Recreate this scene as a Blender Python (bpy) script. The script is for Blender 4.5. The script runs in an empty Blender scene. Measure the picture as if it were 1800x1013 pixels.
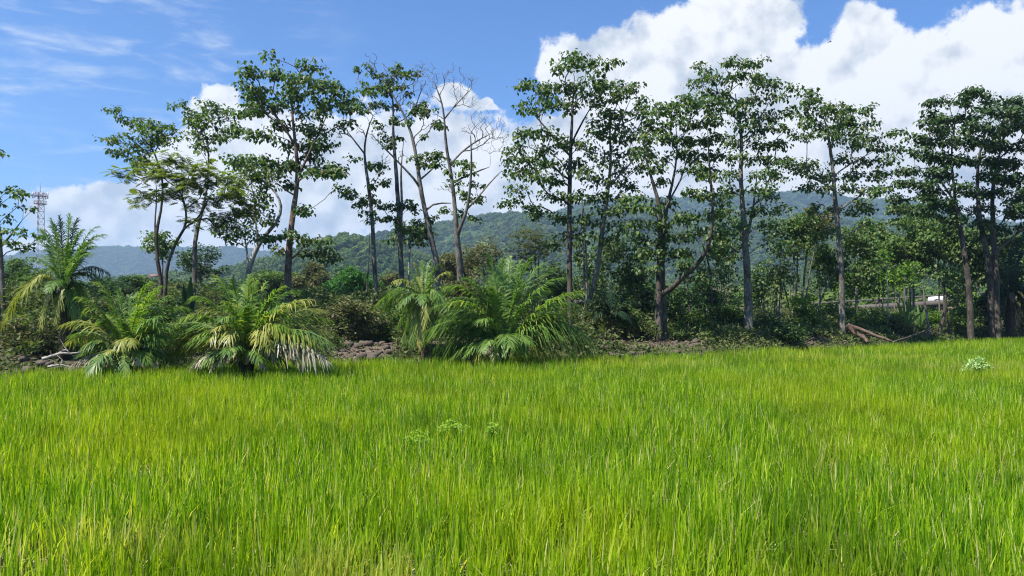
import bpy, math, random
import numpy as np
from mathutils import Vector

random.seed(7)
RNG = np.random.default_rng(7)
scene = bpy.context.scene
COL = scene.collection

# ------------------------------------------------------------ camera, world, sun, exposure
FPX, HROW, CZ = 1300.0, 540.0, 2.3          # focal length in photo pixels, horizon row, eye height
def P(px, row, D):
    return np.array([(px - 900.0) / FPX * D, D, CZ + (HROW - row) / FPX * D])

cam_d = bpy.data.cameras.new("camera")
cam_d.sensor_width = 36.0
cam_d.lens = 26.0
cam_d.shift_y = (HROW - 506.5) / 1800.0
cam_d.clip_start = 0.1
cam_d.clip_end = 12000.0
cam = bpy.data.objects.new("camera", cam_d)
COL.objects.link(cam)
cam.location = (0, 0, CZ)
cam.rotation_euler = (math.radians(90), 0, 0)
scene.camera = cam

SUN_EL, SUN_AZ = math.radians(54), math.radians(-124)    # azimuth from +Y towards +X
sun_dir = Vector((math.sin(SUN_AZ) * math.cos(SUN_EL), math.cos(SUN_AZ) * math.cos(SUN_EL), math.sin(SUN_EL)))
sun_l = bpy.data.lights.new("sun", "SUN")
sun_l.energy = 5.0
sun_l.angle = math.radians(0.5)
sun_l.color = (1.0, 0.955, 0.88)
sun = bpy.data.objects.new("sun", sun_l)
COL.objects.link(sun)
sun.rotation_euler = sun_dir.to_track_quat('Z', 'Y').to_euler()
sun.location = (0, 0, 60)

scene.view_settings.view_transform = 'Standard'
scene.view_settings.look = 'None'
scene.view_settings.gamma = 1.0
scene.view_settings.exposure = 1.0
try:
    scene.cycles.use_denoising = True
    scene.cycles.denoising_prefilter = 'NONE'
    scene.cycles.filter_width = 1.15
    scene.cycles.max_bounces = 6
    scene.cycles.diffuse_bounces = 3
    scene.cycles.glossy_bounces = 2
    scene.cycles.transmission_bounces = 4
    scene.cycles.volume_bounces = 0
    scene.cycles.transparent_max_bounces = 4
    scene.cycles.sample_clamp_indirect = 4.0
except Exception:
    pass

world = bpy.data.worlds.new("World")
scene.world = world
world.use_nodes = True
wt = world.node_tree
for n in list(wt.nodes):
    wt.nodes.remove(n)

class NB:
    """tiny node-building helper"""
    def __init__(s, tree): s.t = tree
    def n(s, typ, **kw):
        nd = s.t.nodes.new(typ)
        for k, v in kw.items(): setattr(nd, k, v)
        return nd
    def put(s, sock, v):
        if hasattr(v, 'is_output'): s.t.links.new(v, sock)
        else: sock.default_value = v
    def m(s, op, a, b=0.0, c=None, clamp=False):
        nd = s.n('ShaderNodeMath', operation=op); nd.use_clamp = clamp
        s.put(nd.inputs[0], a); s.put(nd.inputs[1], b)
        if c is not None: s.put(nd.inputs[2], c)
        return nd.outputs[0]
    def vm(s, op, a, b=None):
        nd = s.n('ShaderNodeVectorMath', operation=op)
        s.put(nd.inputs[0], a)
        if b is not None: s.put(nd.inputs[1], b)
        return nd.outputs['Value'] if op in ('LENGTH', 'DOT_PRODUCT', 'DISTANCE') else nd.outputs[0]
    def mix(s, f, a, b):
        nd = s.n('ShaderNodeMix', data_type='RGBA')
        s.put(nd.inputs[0], f); s.put(nd.inputs[6], a); s.put(nd.inputs[7], b)
        return nd.outputs[2]
    def noise(s, vec, scale, detail=4, rough=0.5, dist=0.0):
        nd = s.n('ShaderNodeTexNoise')
        s.put(nd.inputs['Vector'], vec)
        nd.inputs['Scale'].default_value = scale; nd.inputs['Detail'].default_value = detail
        nd.inputs['Roughness'].default_value = rough; nd.inputs['Distortion'].default_value = dist
        return nd.outputs[0]
    def ss(s, v, lo, hi, to0=0.0, to1=1.0):
        nd = s.n('ShaderNodeMapRange', interpolation_type='SMOOTHSTEP')
        s.put(nd.inputs[0], v)
        for i, x in enumerate((lo, hi, to0, to1)): nd.inputs[1 + i].default_value = x
        return nd.outputs[0]
    def ramp(s, v, stops):
        nd = s.n('ShaderNodeValToRGB'); s.put(nd.inputs[0], v)
        cr = nd.color_ramp
        while len(cr.elements) < len(stops): cr.elements.new(0.5)
        for e, (p, c) in zip(cr.elements, stops):
            e.position = p; e.color = (*c, 1.0)
        return nd.outputs[0]

b = NB(wt)
sky = b.n('ShaderNodeTexSky', sky_type='NISHITA')
sky.sun_disc = False
sky.sun_elevation = SUN_EL
sky.sun_rotation = SUN_AZ
sky.altitude = 0
sky.air_density = 1.0
sky.dust_density = 0.3
sky.ozone_density = 3.0
tc = b.n('ShaderNodeTexCoord')
dirv = tc.outputs['Generated']
sep = b.n('ShaderNodeSeparateXYZ'); wt.links.new(dirv, sep.inputs[0])
azn = b.m('ARCTAN2', sep.outputs[0], sep.outputs[1])
eln = b.m('ARCSINE', sep.outputs[2])
comb = b.n('ShaderNodeCombineXYZ')
wt.links.new(azn, comb.inputs[0]); wt.links.new(eln, comb.inputs[1])
# warp the sky coordinate so that the banks of cloud get billowing outlines
wn = b.n('ShaderNodeTexNoise'); wn.inputs['Scale'].default_value = 9.0; wn.inputs['Detail'].default_value = 5.0
wt.links.new(dirv, wn.inputs['Vector'])
wv = b.vm('SUBTRACT', wn.outputs['Color'], (0.5, 0.5, 0.5))
wv = b.vm('MULTIPLY', wv, (0.085, 0.075, 0.0))
pos = b.vm('ADD', comb.outputs[0], wv)
def sky_ae(px, row):
    x, z = (px - 900) / FPX, (HROW - row) / FPX
    return math.atan2(x, 1.0), math.asin(z / math.sqrt(1 + x * x + z * z))
CLOUDS = [  # banks of cumulus: centre and half size in degrees of sky, written as photo pixels
    (1010, 115, 62, 48), (1110, 100, 80, 50), (1200, 75, 90, 62), (1290, 30, 90, 70), (1345, 60, 58, 50), (1250, 170, 150, 90), (1090, 180, 110, 70),
    (1455, 130, 75, 45), (1520, 95, 60, 60), (1590, 115, 85, 55), (1740, 90, 80, 62), (1820, 120, 110, 80), (1640, 190, 230, 90),
    (1500, 250, 220, 110), (1250, 300, 260, 120), (1000, 270, 120, 90), (1750, 330, 260, 130),
    (770, 330, 220, 120), (560, 300, 180, 105), (395, 180, 36, 34), (420, 240, 90, 62), (370, 320, 110, 80), (800, 185, 42, 22), (850, 195, 24, 12),
    (230, 370, 120, 55), (140, 385, 70, 42), (60, 455, 90, 30), (470, 400, 200, 80), (205, 335, 40, 25), (930, 350, 160, 90),
    (-560, 200, 200, 90), (-700, 300, 300, 120), (2300, 150, 300, 150), (2800, 0, 300, 120), (700, -900, 300, 120)]
dens = None
for (px, row, rx, ry) in CLOUDS:
    a, e = sky_ae(px, row)
    v = b.vm('SUBTRACT', pos, (a, e, 0.0))
    v = b.vm('MULTIPLY', v, (FPX / rx / 1.15, FPX / ry / 1.1, 0.0))
    v = b.m('SUBTRACT', 1.0, b.vm('LENGTH', v))
    dens = v if dens is None else b.m('SMOOTH_MAX', dens, v, 0.25)
fb = b.noise(dirv, 24.0, 11, 0.66)
fbc = b.m('MULTIPLY', b.m('SUBTRACT', fb, 0.5), 1.25)
cov = b.m('ADD', dens, fbc)
mask = b.ss(cov, 0.02, 0.24)
# light on the billows: compare the cloud noise with the same noise a step higher up
up = b.vm('ADD', dirv, (-0.010, 0.0, 0.022))
fb2 = b.noise(up, 22.0, 6, 0.55)
fb1 = b.noise(dirv, 22.0, 6, 0.55)
relief = b.m('SUBTRACT', fb1, fb2)
big = b.noise(dirv, 5.5, 4, 0.5)
big2 = b.noise(b.vm('ADD', dirv, (-0.02, 0.0, 0.05)), 5.5, 4, 0.5)
lit = b.m('ADD', b.m('MULTIPLY', relief, 2.6), b.m('MULTIPLY', b.m('SUBTRACT', big, big2), 3.2))
depth_in = b.ss(cov, 0.25, 1.2)
lit = b.m('ADD', lit, b.m('SUBTRACT', 0.98, b.m('MULTIPLY', depth_in, 0.40)))
ccol = b.ramp(lit, [(0.0, (3.3, 3.7, 4.3)), (0.45, (4.6, 4.85, 5.15)), (0.72, (5.5, 5.6, 5.75)), (1.0, (6.3, 6.35, 6.4))])
# thin high streaks in the upper left
st = b.n('ShaderNodeMapping'); st.inputs['Rotation'].default_value = (0, 0, math.radians(-18)); st.inputs['Scale'].default_value = (3.0, 13.0, 1.0)
wt.links.new(comb.outputs[0], st.inputs[0])
cir = b.noise(st.outputs[0], 3.2, 8, 0.62, 0.4)
cirm = b.ss(cir, 0.46, 0.80)
a0, e0 = sky_ae(170, 90)
reg = b.vm('MULTIPLY', b.vm('SUBTRACT', comb.outputs[0], (a0, e0, 0.0)), (3.3, 5.0, 0.0))
regm = b.ss(b.vm('LENGTH', reg), 0.25, 1.25, 1.0, 0.0)
cirm = b.m('MULTIPLY', b.m('MULTIPLY', cirm, regm), 0.75)
skyc = b.vm('MULTIPLY', sky.outputs[0], (0.40, 0.69, 1.05))
c1 = b.mix(cirm, skyc, (4.4, 5.0, 5.8, 1.0))
c2 = b.mix(mask, c1, ccol)
bg = b.n('ShaderNodeBackground')
wt.links.new(c2, bg.inputs[0]); bg.inputs[1].default_value = 0.086
wo = b.n('ShaderNodeOutputWorld'); wt.links.new(bg.outputs[0], wo.inputs[0])

# ------------------------------------------------------------ helpers
def tag(o, label=None, cat=None, group=None, kind=None):
    if label: o['label'] = label
    if cat: o['category'] = cat
    if group: o['group'] = group
    if kind: o['kind'] = kind
    return o

def mesh_obj(name, V, Q, mat, parent=None, origin=None, T=None, smooth=False):
    """one mesh object from numpy vertices (world space), quads Q (n,4) and triangles T (m,3)"""
    V = np.asarray(V, dtype=np.float64)
    o0 = np.zeros(3) if origin is None else np.asarray(origin, dtype=np.float64)
    me = bpy.data.meshes.new(name)
    Q = np.zeros((0, 4), int) if Q is None else np.asarray(Q, dtype=np.int32).reshape(-1, 4)
    T = np.zeros((0, 3), int) if T is None else np.asarray(T, dtype=np.int32).reshape(-1, 3)
    me.vertices.add(len(V)); me.vertices.foreach_set('co', (V - o0).astype(np.float32).ravel())
    loops = np.concatenate([Q.ravel(), T.ravel()]).astype(np.int32)
    me.loops.add(len(loops)); me.loops.foreach_set('vertex_index', loops)
    starts = np.concatenate([np.arange(len(Q)) * 4, len(Q) * 4 + np.arange(len(T)) * 3]).astype(np.int32)
    me.polygons.add(len(Q) + len(T)); me.polygons.foreach_set('loop_start', starts)
    try:
        me.polygons.foreach_set('loop_total', np.concatenate([np.full(len(Q), 4), np.full(len(T), 3)]).astype(np.int32))
    except Exception:
        pass
    if smooth: me.polygons.foreach_set('use_smooth', np.ones(len(Q) + len(T), dtype=bool))
    me.update(calc_edges=True)
    me.materials.append(mat)
    o = bpy.data.objects.new(name, me)
    COL.objects.link(o)
    if parent is not None: o.parent = parent
    elif origin is not None: o.location = tuple(o0)
    return o

def empty(name, loc, label=None, cat=None, group=None):
    o = bpy.data.objects.new(name, None)
    o.empty_display_size = 0.3
    o.location = tuple(float(c) for c in loc)
    COL.objects.link(o)
    return tag(o, label, cat, group)

def unit(v):
    v = np.asarray(v, float)
    return v / np.maximum(np.linalg.norm(v, axis=-1, keepdims=True), 1e-9)

def tube(pts, rad, sides=8, bump=0.0, rng=None, cap=True):
    pts = np.asarray(pts, float); rad = np.asarray(rad, float); n = len(pts)
    tan = np.zeros_like(pts); tan[1:-1] = pts[2:] - pts[:-2]; tan[0] = pts[1] - pts[0]; tan[-1] = pts[-1] - pts[-2]
    tan = unit(tan)
    ref = np.array([1.0, 0, 0]) if abs(tan[0][0]) < 0.9 else np.array([0, 1.0, 0])
    A = unit(np.cross(tan, ref)); B = np.cross(tan, A)
    ang = np.arange(sides) / sides * 2 * np.pi
    r = rad[:, None] * np.ones(sides)
    if bump and rng is not None:
        r = r * (1 + bump * (rng.random((1, sides)) - .5) * 2 * 0.7 + bump * (rng.random((n, sides)) - .5))
    V = pts[:, None, :] + r[..., None] * (np.cos(ang)[None, :, None] * A[:, None, :] + np.sin(ang)[None, :, None] * B[:, None, :])
    i = np.arange(n - 1)[:, None] * sides; j = np.arange(sides)[None, :]; k = (j + 1) % sides
    Q = np.stack([i + j, i + k, i + sides + k, i + sides + j], -1).reshape(-1, 4)
    V = V.reshape(-1, 3); T = None
    if cap:
        V = np.vstack([V, pts[:1], pts[-1:]])
        c0, c1 = n * sides, n * sides + 1
        jj = np.arange(sides); kk = (jj + 1) % sides
        T = np.concatenate([np.stack([np.full(sides, c0), kk, jj], -1),
                            np.stack([np.full(sides, c1), (n - 1) * sides + jj, (n - 1) * sides + kk], -1)])
    return V, Q, T

class MB:
    def __init__(s): s.V = []; s.Q = []; s.T = []; s.n = 0
    def add(s, V, Q=None, T=None):
        V = np.asarray(V, float)
        if Q is not None and len(Q): s.Q.append(np.asarray(Q) + s.n)
        if T is not None and len(T): s.T.append(np.asarray(T) + s.n)
        s.V.append(V); s.n += len(V); return s
    def tube(s, *a, **k): return s.add(*tube(*a, **k))
    def box(s, c, size, rz=0.0, taper=1.0):
        c = np.array(c, float); h = np.array(size, float) / 2
        v = np.array([[x, y, z] for z in (-1, 1) for y in (-1, 1) for x in (-1, 1)], float)
        v[:, :2][v[:, 2] > 0] *= taper
        v *= h
        R = np.array([[math.cos(rz), -math.sin(rz), 0], [math.sin(rz), math.cos(rz), 0], [0, 0, 1]])
        return s.add(v @ R.T + c, [[0, 2, 3, 1], [4, 5, 7, 6], [0, 1, 5, 4], [2, 6, 7, 3], [0, 4, 6, 2], [1, 3, 7, 5]])
    def build(s, name, mat, parent=None, origin=None, smooth=False):
        return mesh_obj(name, np.vstack(s.V), np.vstack(s.Q) if s.Q else None, mat, parent, origin,
                        np.vstack(s.T) if s.T else None, smooth)

# cheap smooth 2-D value noise for terrain
_tab = np.random.default_rng(3).random((256, 256))
def vnoise(x, y, s):
    x = np.asarray(x, float) / s; y = np.asarray(y, float) / s
    xi = np.floor(x).astype(int); yi = np.floor(y).astype(int)
    fx = x - xi; fy = y - yi; fx = fx * fx * (3 - 2 * fx); fy = fy * fy * (3 - 2 * fy)
    g = lambda a, c: _tab[a & 255, c & 255]
    return (g(xi, yi) * (1 - fx) + g(xi + 1, yi) * fx) * (1 - fy) + (g(xi, yi + 1) * (1 - fx) + g(xi + 1, yi + 1) * fx) * fy
def fbm(x, y, s, o=4):
    t = 0; a = 0.5
    for k in range(o):
        t = t + a * vnoise(x + 37.1 * k, y - 11.7 * k, s / 2 ** k); a *= 0.5
    return t

# ------------------------------------------------------------ materials
def new_mat(name):
    m = bpy.data.materials.new(name); m.use_nodes = True
    nt = m.node_tree
    for n in list(nt.nodes): nt.nodes.remove(n)
    return m, NB(nt)

def finish(m, nb, col, rough=0.8, trans=None, tfac=0.0, spec=0.3, bump=None, bdist=0.02, metal=0.0):
    p = nb.n('ShaderNodeBsdfPrincipled')
    nb.put(p.inputs['Base Color'], col); nb.put(p.inputs['Roughness'], rough)
    p.inputs['Specular IOR Level'].default_value = spec
    p.inputs['Metallic'].default_value = metal
    if bump is not None:
        bn = nb.n('ShaderNodeBump'); bn.inputs['Distance'].default_value = bdist; bn.inputs['Strength'].default_value = 0.9
        nb.put(bn.inputs['Height'], bump); nb.t.links.new(bn.outputs[0], p.inputs['Normal'])
    sh = p.outputs[0]
    if tfac:
        t = nb.n('ShaderNodeBsdfTranslucent'); nb.put(t.inputs[0], trans if trans is not None else col)
        mx = nb.n('ShaderNodeMixShader'); mx.inputs[0].default_value = tfac
        nb.t.links.new(sh, mx.inputs[1]); nb.t.links.new(t.outputs[0], mx.inputs[2]); sh = mx.outputs[0]
    o = nb.n('ShaderNodeOutputMaterial'); nb.t.links.new(sh, o.inputs[0])
    return m

def leaf_mat(name, stops, tfac=0.3, rough=0.45, spec=0.4, tr=(1.25, 1.45, 0.6), patch=None, objrand=False):
    m, nb = new_mat(name)
    if objrand: r = nb.n('ShaderNodeObjectInfo').outputs['Random']
    else: r = nb.n('ShaderNodeNewGeometry').outputs['Random Per Island']
    if objrand:
        r2 = nb.n('ShaderNodeNewGeometry').outputs['Random Per Island']
        r = nb.m('ADD', nb.m('MULTIPLY', r, 0.75), nb.m('MULTIPLY', r2, 0.25))
    k = len(stops)
    col = nb.ramp(r, [(i / max(1, k - 1), c) for i, c in enumerate(stops)])
    if patch:
        g = nb.n('ShaderNodeTexCoord').outputs['Object']
        f = nb.ss(nb.noise(g, patch[0], 3, 0.5), 0.42, 0.68)
        col = nb.mix(nb.m('MULTIPLY', f, patch[2]), col, (*patch[1], 1.0))
    if objrand:
        ps = nb.n('ShaderNodeNewGeometry').outputs['Position']
        f = nb.ss(nb.noise(ps, .012, 4, .6), .46, .62)
        col = nb.mix(nb.m('MULTIPLY', f, .55), col, (.13, .19, .035, 1.0))
        f = nb.ss(nb.noise(ps, .021, 3, .6), .52, .66)
        col = nb.mix(nb.m('MULTIPLY', f, .6), col, (.02, .045, .02, 1.0))
    tcol = nb.vm('MULTIPLY', col, tr)
    return finish(m, nb, col, min(.8, rough + .12), tcol, tfac, spec * .6)

G = lambda r, g, bl: (r, g, bl)
M = {}
M['leaf_broad'] = leaf_mat('broad_leaf', [G(.028, .062, .016), G(.045, .098, .022), G(.065, .128, .028), G(.095, .15, .034), G(.16, .18, .045)], .36, .36, .7)
M['leaf_olive'] = leaf_mat('olive_leaf', [G(.060, .085, .018), G(.085, .115, .022), G(.12, .135, .025), G(.15, .13, .03)], .38, .5, .3)
M['leaf_feather'] = leaf_mat('feathery_leaf', [G(.075, .13, .02), G(.11, .165, .024), G(.16, .19, .028), G(.22, .21, .04)], .45, .5, .3)
M['leaf_brown'] = leaf_mat('brownish_leaf', [G(.05, .085, .02), G(.08, .10, .03), G(.12, .10, .04), G(.16, .13, .05)], .3, .5, .3)
M['leaf_dark'] = leaf_mat('dark_leaf', [G(.022, .05, .014), G(.034, .075, .018), G(.05, .10, .024), G(.08,.12,.03)], .32, .36, .7)
M['leaf_lime'] = leaf_mat('lime_leaf', [G(.06, .13, .018), G(.10, .19, .024), G(.17, .27, .03)], .45, .45, .35)
M['leaf_mid'] = leaf_mat('mid_green_leaf', [G(.045, .09, .02), G(.07, .13, .026), G(.10, .17, .032), G(.16, .20, .05)], .38, .4, .6)
M['leaf_bright'] = leaf_mat('bright_green_leaf', [G(.03, .10, .015), G(.045, .14, .02), G(.06, .17, .02)], .35, .4, .45)
M['leaf_shrub'] = leaf_mat('dry_shrub_leaf', [G(.06, .075, .028), G(.10, .115, .04), G(.15, .14, .06), G(.20, .17, .09), G(.06, .10, .03)], .28, .55, .3)
M['leaf_weed'] = leaf_mat('weed_leaf', [G(.18, .33, .02), G(.28, .42, .04), G(.42, .50, .12)], .4, .5, .3)
M['leaf_cream'] = leaf_mat('cream_leaf', [G(.30, .44, .14), G(.44, .55, .24), G(.20, .36, .08), G(.52, .60, .34)], .3, .5, .3)
M['palm_green'] = leaf_mat('palm_green', [G(.06, .14, .025), G(.10, .19, .032), G(.16, .25, .045), G(.27, .33, .10)], .34, .34, .8)
M['palm_fresh'] = leaf_mat('palm_fresh', [G(.08, .16, .02), G(.12, .22, .025), G(.22, .29, .03), G(.34, .38, .06)], .42, .32, .8)
M['palm_yellow'] = leaf_mat('palm_yellow', [G(.15, .20, .03), G(.26, .28, .05), G(.38, .36, .10), G(.19, .24, .04)], .3, .3, .8)
M['palm_dry'] = leaf_mat('palm_dry', [G(.38, .33, .24), G(.52, .48, .40), G(.34, .26, .15), G(.64, .61, .56)], .15, .6, .3, (1, 1, 1))
M['palm_brown'] = leaf_mat('palm_brown', [G(.10, .07, .045), G(.17, .12, .08), G(.24, .18, .12)], .1, .6, .3, (1, 1, 1))
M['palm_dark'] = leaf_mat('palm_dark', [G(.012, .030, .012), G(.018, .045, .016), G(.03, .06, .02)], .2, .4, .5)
M['forest'] = leaf_mat('forest_leaf', [G(.026, .058, .018), G(.045, .09, .022), G(.07, .125, .028), G(.04, .078, .022), G(.11, .155, .04), G(.13, .13, .055)], .2, .6, .2, objrand=True)
M['undergrowth'] = leaf_mat('undergrowth_leaf', [G(.03, .06, .015), G(.05, .10, .02), G(.10, .14, .03), G(.16, .15, .07), G(.07, .12, .025)], .3, .5, .35, patch=(.45, (.15, .17, .06), .7))
M['litter'] = leaf_mat('dead_leaf', [G(.07, .05, .035), G(.13, .095, .065), G(.24, .19, .14), G(.05, .035, .025), G(.08, .10, .03)], .05, .7, .2, (1, 1, 1))
M['straw'] = leaf_mat('straw', [G(.40, .34, .14), G(.55, .50, .26), G(.34, .36, .08)], .2, .5, .4, (1.1, 1.1, .8))
M['scrap_grass'] = leaf_mat('bank_grass_blade', [G(.06, .12, .02), G(.10, .18, .03), G(.20, .22, .08)], .35, .5, .3)

m, nb = new_mat('rice_blade')
geo = nb.n('ShaderNodeNewGeometry')
oc = nb.n('ShaderNodeTexCoord').outputs['Object']
col = nb.ramp(geo.outputs['Random Per Island'], [(0.0, (.055, .14, .006)), (0.3, (.115, .265, .006)), (0.65, (.22, .385, .008)), (0.88, (.47, .60, .03)), (0.93, (.50, .50, .16)), (1.0, (.66, .60, .32))])
pt = nb.ss(nb.noise(oc, 0.22, 4, 0.55), 0.45, 0.66)
col = nb.mix(nb.m('MULTIPLY', pt, 0.5), col, (.40, .47, .012, 1))
edge = nb.m('MULTIPLY', nb.m('SUBTRACT', nb.noise(oc, .8, 3, .6), .5), 1.6)
for (cx_, cy_, ax_, ay_) in ((5.0, 25.6, 2.6, 1.1), (13.5, 28.5, 4.5, 1.3), (15.5, 24.0, 5.0, .9), (-3.5, 6.4, .9, .5), (-1.2, 5.6, .7, .4)):
    q = nb.vm('MULTIPLY', nb.vm('SUBTRACT', oc, (cx_, cy_, 0.0)), (1 / ax_, 1 / ay_, 0.0))
    f = nb.ss(nb.m('ADD', nb.vm('LENGTH', q), edge), .3, 1.2, .4, 0.0)
    col = nb.mix(f, col, (.60, .56, .16, 1))
dk = nb.ss(nb.noise(oc, 0.55, 3, 0.5), 0.50, 0.66)
col = nb.mix(nb.m('MULTIPLY', dk, 0.5), col, (.07, .16, .008, 1))
M['rice'] = finish(m, nb, col, .45, nb.vm('MULTIPLY', col, (1.65, 1.5, .4)), .52, .25)

def bark_mat(name, c1, c2, c3, scale=5.0):
    m, nb = new_mat(name)
    g = nb.n('ShaderNodeTexCoord').outputs['Object']
    mp = nb.n('ShaderNodeMapping'); mp.inputs['Scale'].default_value = (3.0, 3.0, 0.7); nb.t.links.new(g, mp.inputs[0])
    n1 = nb.noise(mp.outputs[0], scale, 7, .65)
    n2 = nb.noise(g, 1.1, 4, .6)
    col = nb.ramp(n1, [(.3, c1), (.52, c2), (.72, c3)])
    col = nb.mix(nb.ss(n2, .45, .7), col, (*[c * .55 for c in c1], 1))
    return finish(m, nb, col, .9, spec=.15, bump=n1, bdist=.03)
M['bark_grey'] = bark_mat('grey_bark', (.06, .05, .042), (.17, .15, .125), (.36, .33, .29), 7.0)
M['bark_dark'] = bark_mat('dark_bark', (.035, .028, .022), (.08, .065, .052), (.17, .15, .125))
M['bark_red'] = bark_mat('reddish_bark', (.07, .045, .035), (.16, .105, .08), (.26, .20, .16))
M['bark_pale'] = bark_mat('pale_wood', (.18, .155, .13), (.36, .33, .29), (.52, .49, .45))
M['bark_palm'] = bark_mat('palm_bark', (.02, .016, .013), (.055, .042, .03), (.12, .09, .06), 8)

def simple(name, c, rough=.7, var=.35, scale=6.0, bump=.01, metal=0., spec=.3):
    m, nb = new_mat(name)
    g = nb.n('ShaderNodeTexCoord').outputs['Object']
    n1 = nb.noise(g, scale, 6, .6)
    col = nb.mix(n1, (*[x * (1 - var) for x in c], 1), (*[min(1, x * (1 + var)) for x in c], 1))
    return finish(m, nb, col, rough, bump=n1, bdist=bump, metal=metal, spec=spec)
M['stone'] = simple('clod_stone', (.105, .082, .065), .95, .6, 9, .05)
M['concrete'] = simple('stained_concrete', (.10, .085, .075), .9, .45, 2.5, .01)
M['tan_wall'] = simple('tan_masonry', (.17, .12, .08), .95, .3, 3, .02)
M['asphalt'] = simple('asphalt', (.055, .055, .055), .9, .2, 30, .003)
M['car_paint'] = simple('white_paint', (.55, .56, .58), .25, .02, 3, .0, spec=.6)
M['glass_dark'] = simple('car_glass', (.02, .025, .03), .06, .1, 3, .0, spec=.8)
M['rubber'] = simple('tyre_rubber', (.02, .02, .02), .8, .2, 20, .0)
M['steel_white'] = simple('tower_white_paint', (.36, .38, .42), .5, .15, 3, .0)
M['steel_red'] = simple('tower_red_paint', (.26, .13, .12), .5, .2, 3, .0)
M['roof_rust'] = simple('rusty_sheet_roof', (.22, .13, .06), .7, .5, 7, .004, metal=.2)
M['roof_red'] = simple('red_tile_roof', (.22, .11, .08), .85, .25, 2, .02)
M['wall_white'] = simple('white_wall', (.68, .66, .62), .85, .1, 2, .0)
M['wood'] = simple('weathered_timber', (.14, .10, .07), .9, .4, 8, .01)
M['yellow_plastic'] = simple('yellow_plastic', (.55, .33, .03), .5, .15, 5, .0)
M['cable'] = simple('cable_black', (.03, .03, .03), .6, .1, 5, .0)
M['feather'] = simple('dark_feather', (.03, .03, .03), .7, .2, 30, .0)
M['husk'] = simple('coconut_husk', (.12, .07, .035), .8, .5, 12, .01)

# ------------------------------------------------------------ terrain
BX = np.array([-400, -50, -30, -15, -6.1, 3.5, 10, 16.6, 24, 34, 60, 400])
BY = np.array([2, 10, 17, 21.9, 26.2, 29.5, 32, 35.6, 41.5, 48.5, 62, 200])
def bound_d(X, Y):
    return (np.asarray(Y, float) - np.interp(X, BX, BY) - (fbm(X, Y * 0 + 5, 4.0, 3) - .45) * 1.2) * 0.9
RA, RB = np.array([16.2, 84.0]), np.array([46.2, 60.0])
def road_z(t): return 0.75 + 2.4 * t          # road surface height along the road line
def ground_z(X, Y):
    X = np.asarray(X, float); Y = np.asarray(Y, float)
    d = bound_d(X, Y)
    s = np.clip(d / 2.2, 0, 1); s = s * s * (3 - 2 * s)
    z = s * (0.80 + 0.45 * (fbm(X, Y, 3.0, 4) - .45)) + np.clip((d - 3) / 30, 0, 1) * 0.25
    z = z + (1 - s) * 0.05 * (fbm(X, Y, 1.2, 3) - .5)
    return z
def gz(x, y): return float(ground_z(np.array([x]), np.array([y]))[0])

def axis(lo, hi, step, far, far2=None, g=1.25):
    a = list(np.arange(lo, hi + 1e-6, step)); s = step; x = hi
    while x < far: s *= g; x += s; a.append(x)
    s = step; x = lo; f2 = -far if far2 is None else far2
    while x > f2: s *= g; x -= s; a.insert(0, x)
    return np.array(a)
def grid_obj(name, X, Y, Z, mat):
    ny, nx = X.shape
    V = np.stack([X, Y, Z], -1).reshape(-1, 3)
    i = np.arange(ny - 1)[:, None] * nx; j = np.arange(nx - 1)[None, :]
    Q = np.stack([i + j, i + j + 1, i + nx + j + 1, i + nx + j], -1).reshape(-1, 4)
    return mesh_obj(name, V, Q, mat, smooth=True)

m, nb = new_mat('soil_and_litter')
g = nb.n('ShaderNodeTexCoord').outputs['Object']
n1 = nb.noise(g, 9.0, 8, .7); n2 = nb.noise(g, .6, 4, .5); n3 = nb.noise(g, 40., 5, .6)
c = nb.ramp(n1, [(.3, (.045, .034, .024)), (.5, (.12, .095, .068)), (.68, (.26, .22, .17))])
c = nb.mix(nb.m('MULTIPLY', nb.ss(n2, .42, .6), .6), c, (.05, .075, .018, 1))
c = nb.mix(nb.m('MULTIPLY', nb.ss(n3, .6, .72), .7), c, (.34, .29, .22, 1))
M['ground'] = finish(m, nb, c, .95, spec=.1, bump=n1, bdist=.06)
m, nb = new_mat('hill_ground')
g = nb.n('ShaderNodeTexCoord').outputs['Object']
n1 = nb.noise(g, .05, 6, .6); n2 = nb.noise(g, .011, 4, .5)
c = nb.ramp(n1, [(.3, (.022, .042, .014)), (.6, (.045, .075, .022)), (.75, (.08, .10, .035))])
c = nb.mix(nb.ss(n2, .55, .68), c, (.11, .16, .04, 1))
M['hill'] = finish(m, nb, c, .95, spec=.1, bump=n1, bdist=3.0)

ax = axis(-45, 62, 0.45, 3900); ay = axis(14, 62, 0.45, 3550, -60)
XX, YY = np.meshgrid(ax, ay)
ZZ = ground_z(XX, YY)
tag(grid_obj('ground', XX, YY, ZZ, M['ground']), kind='structure')

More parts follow.
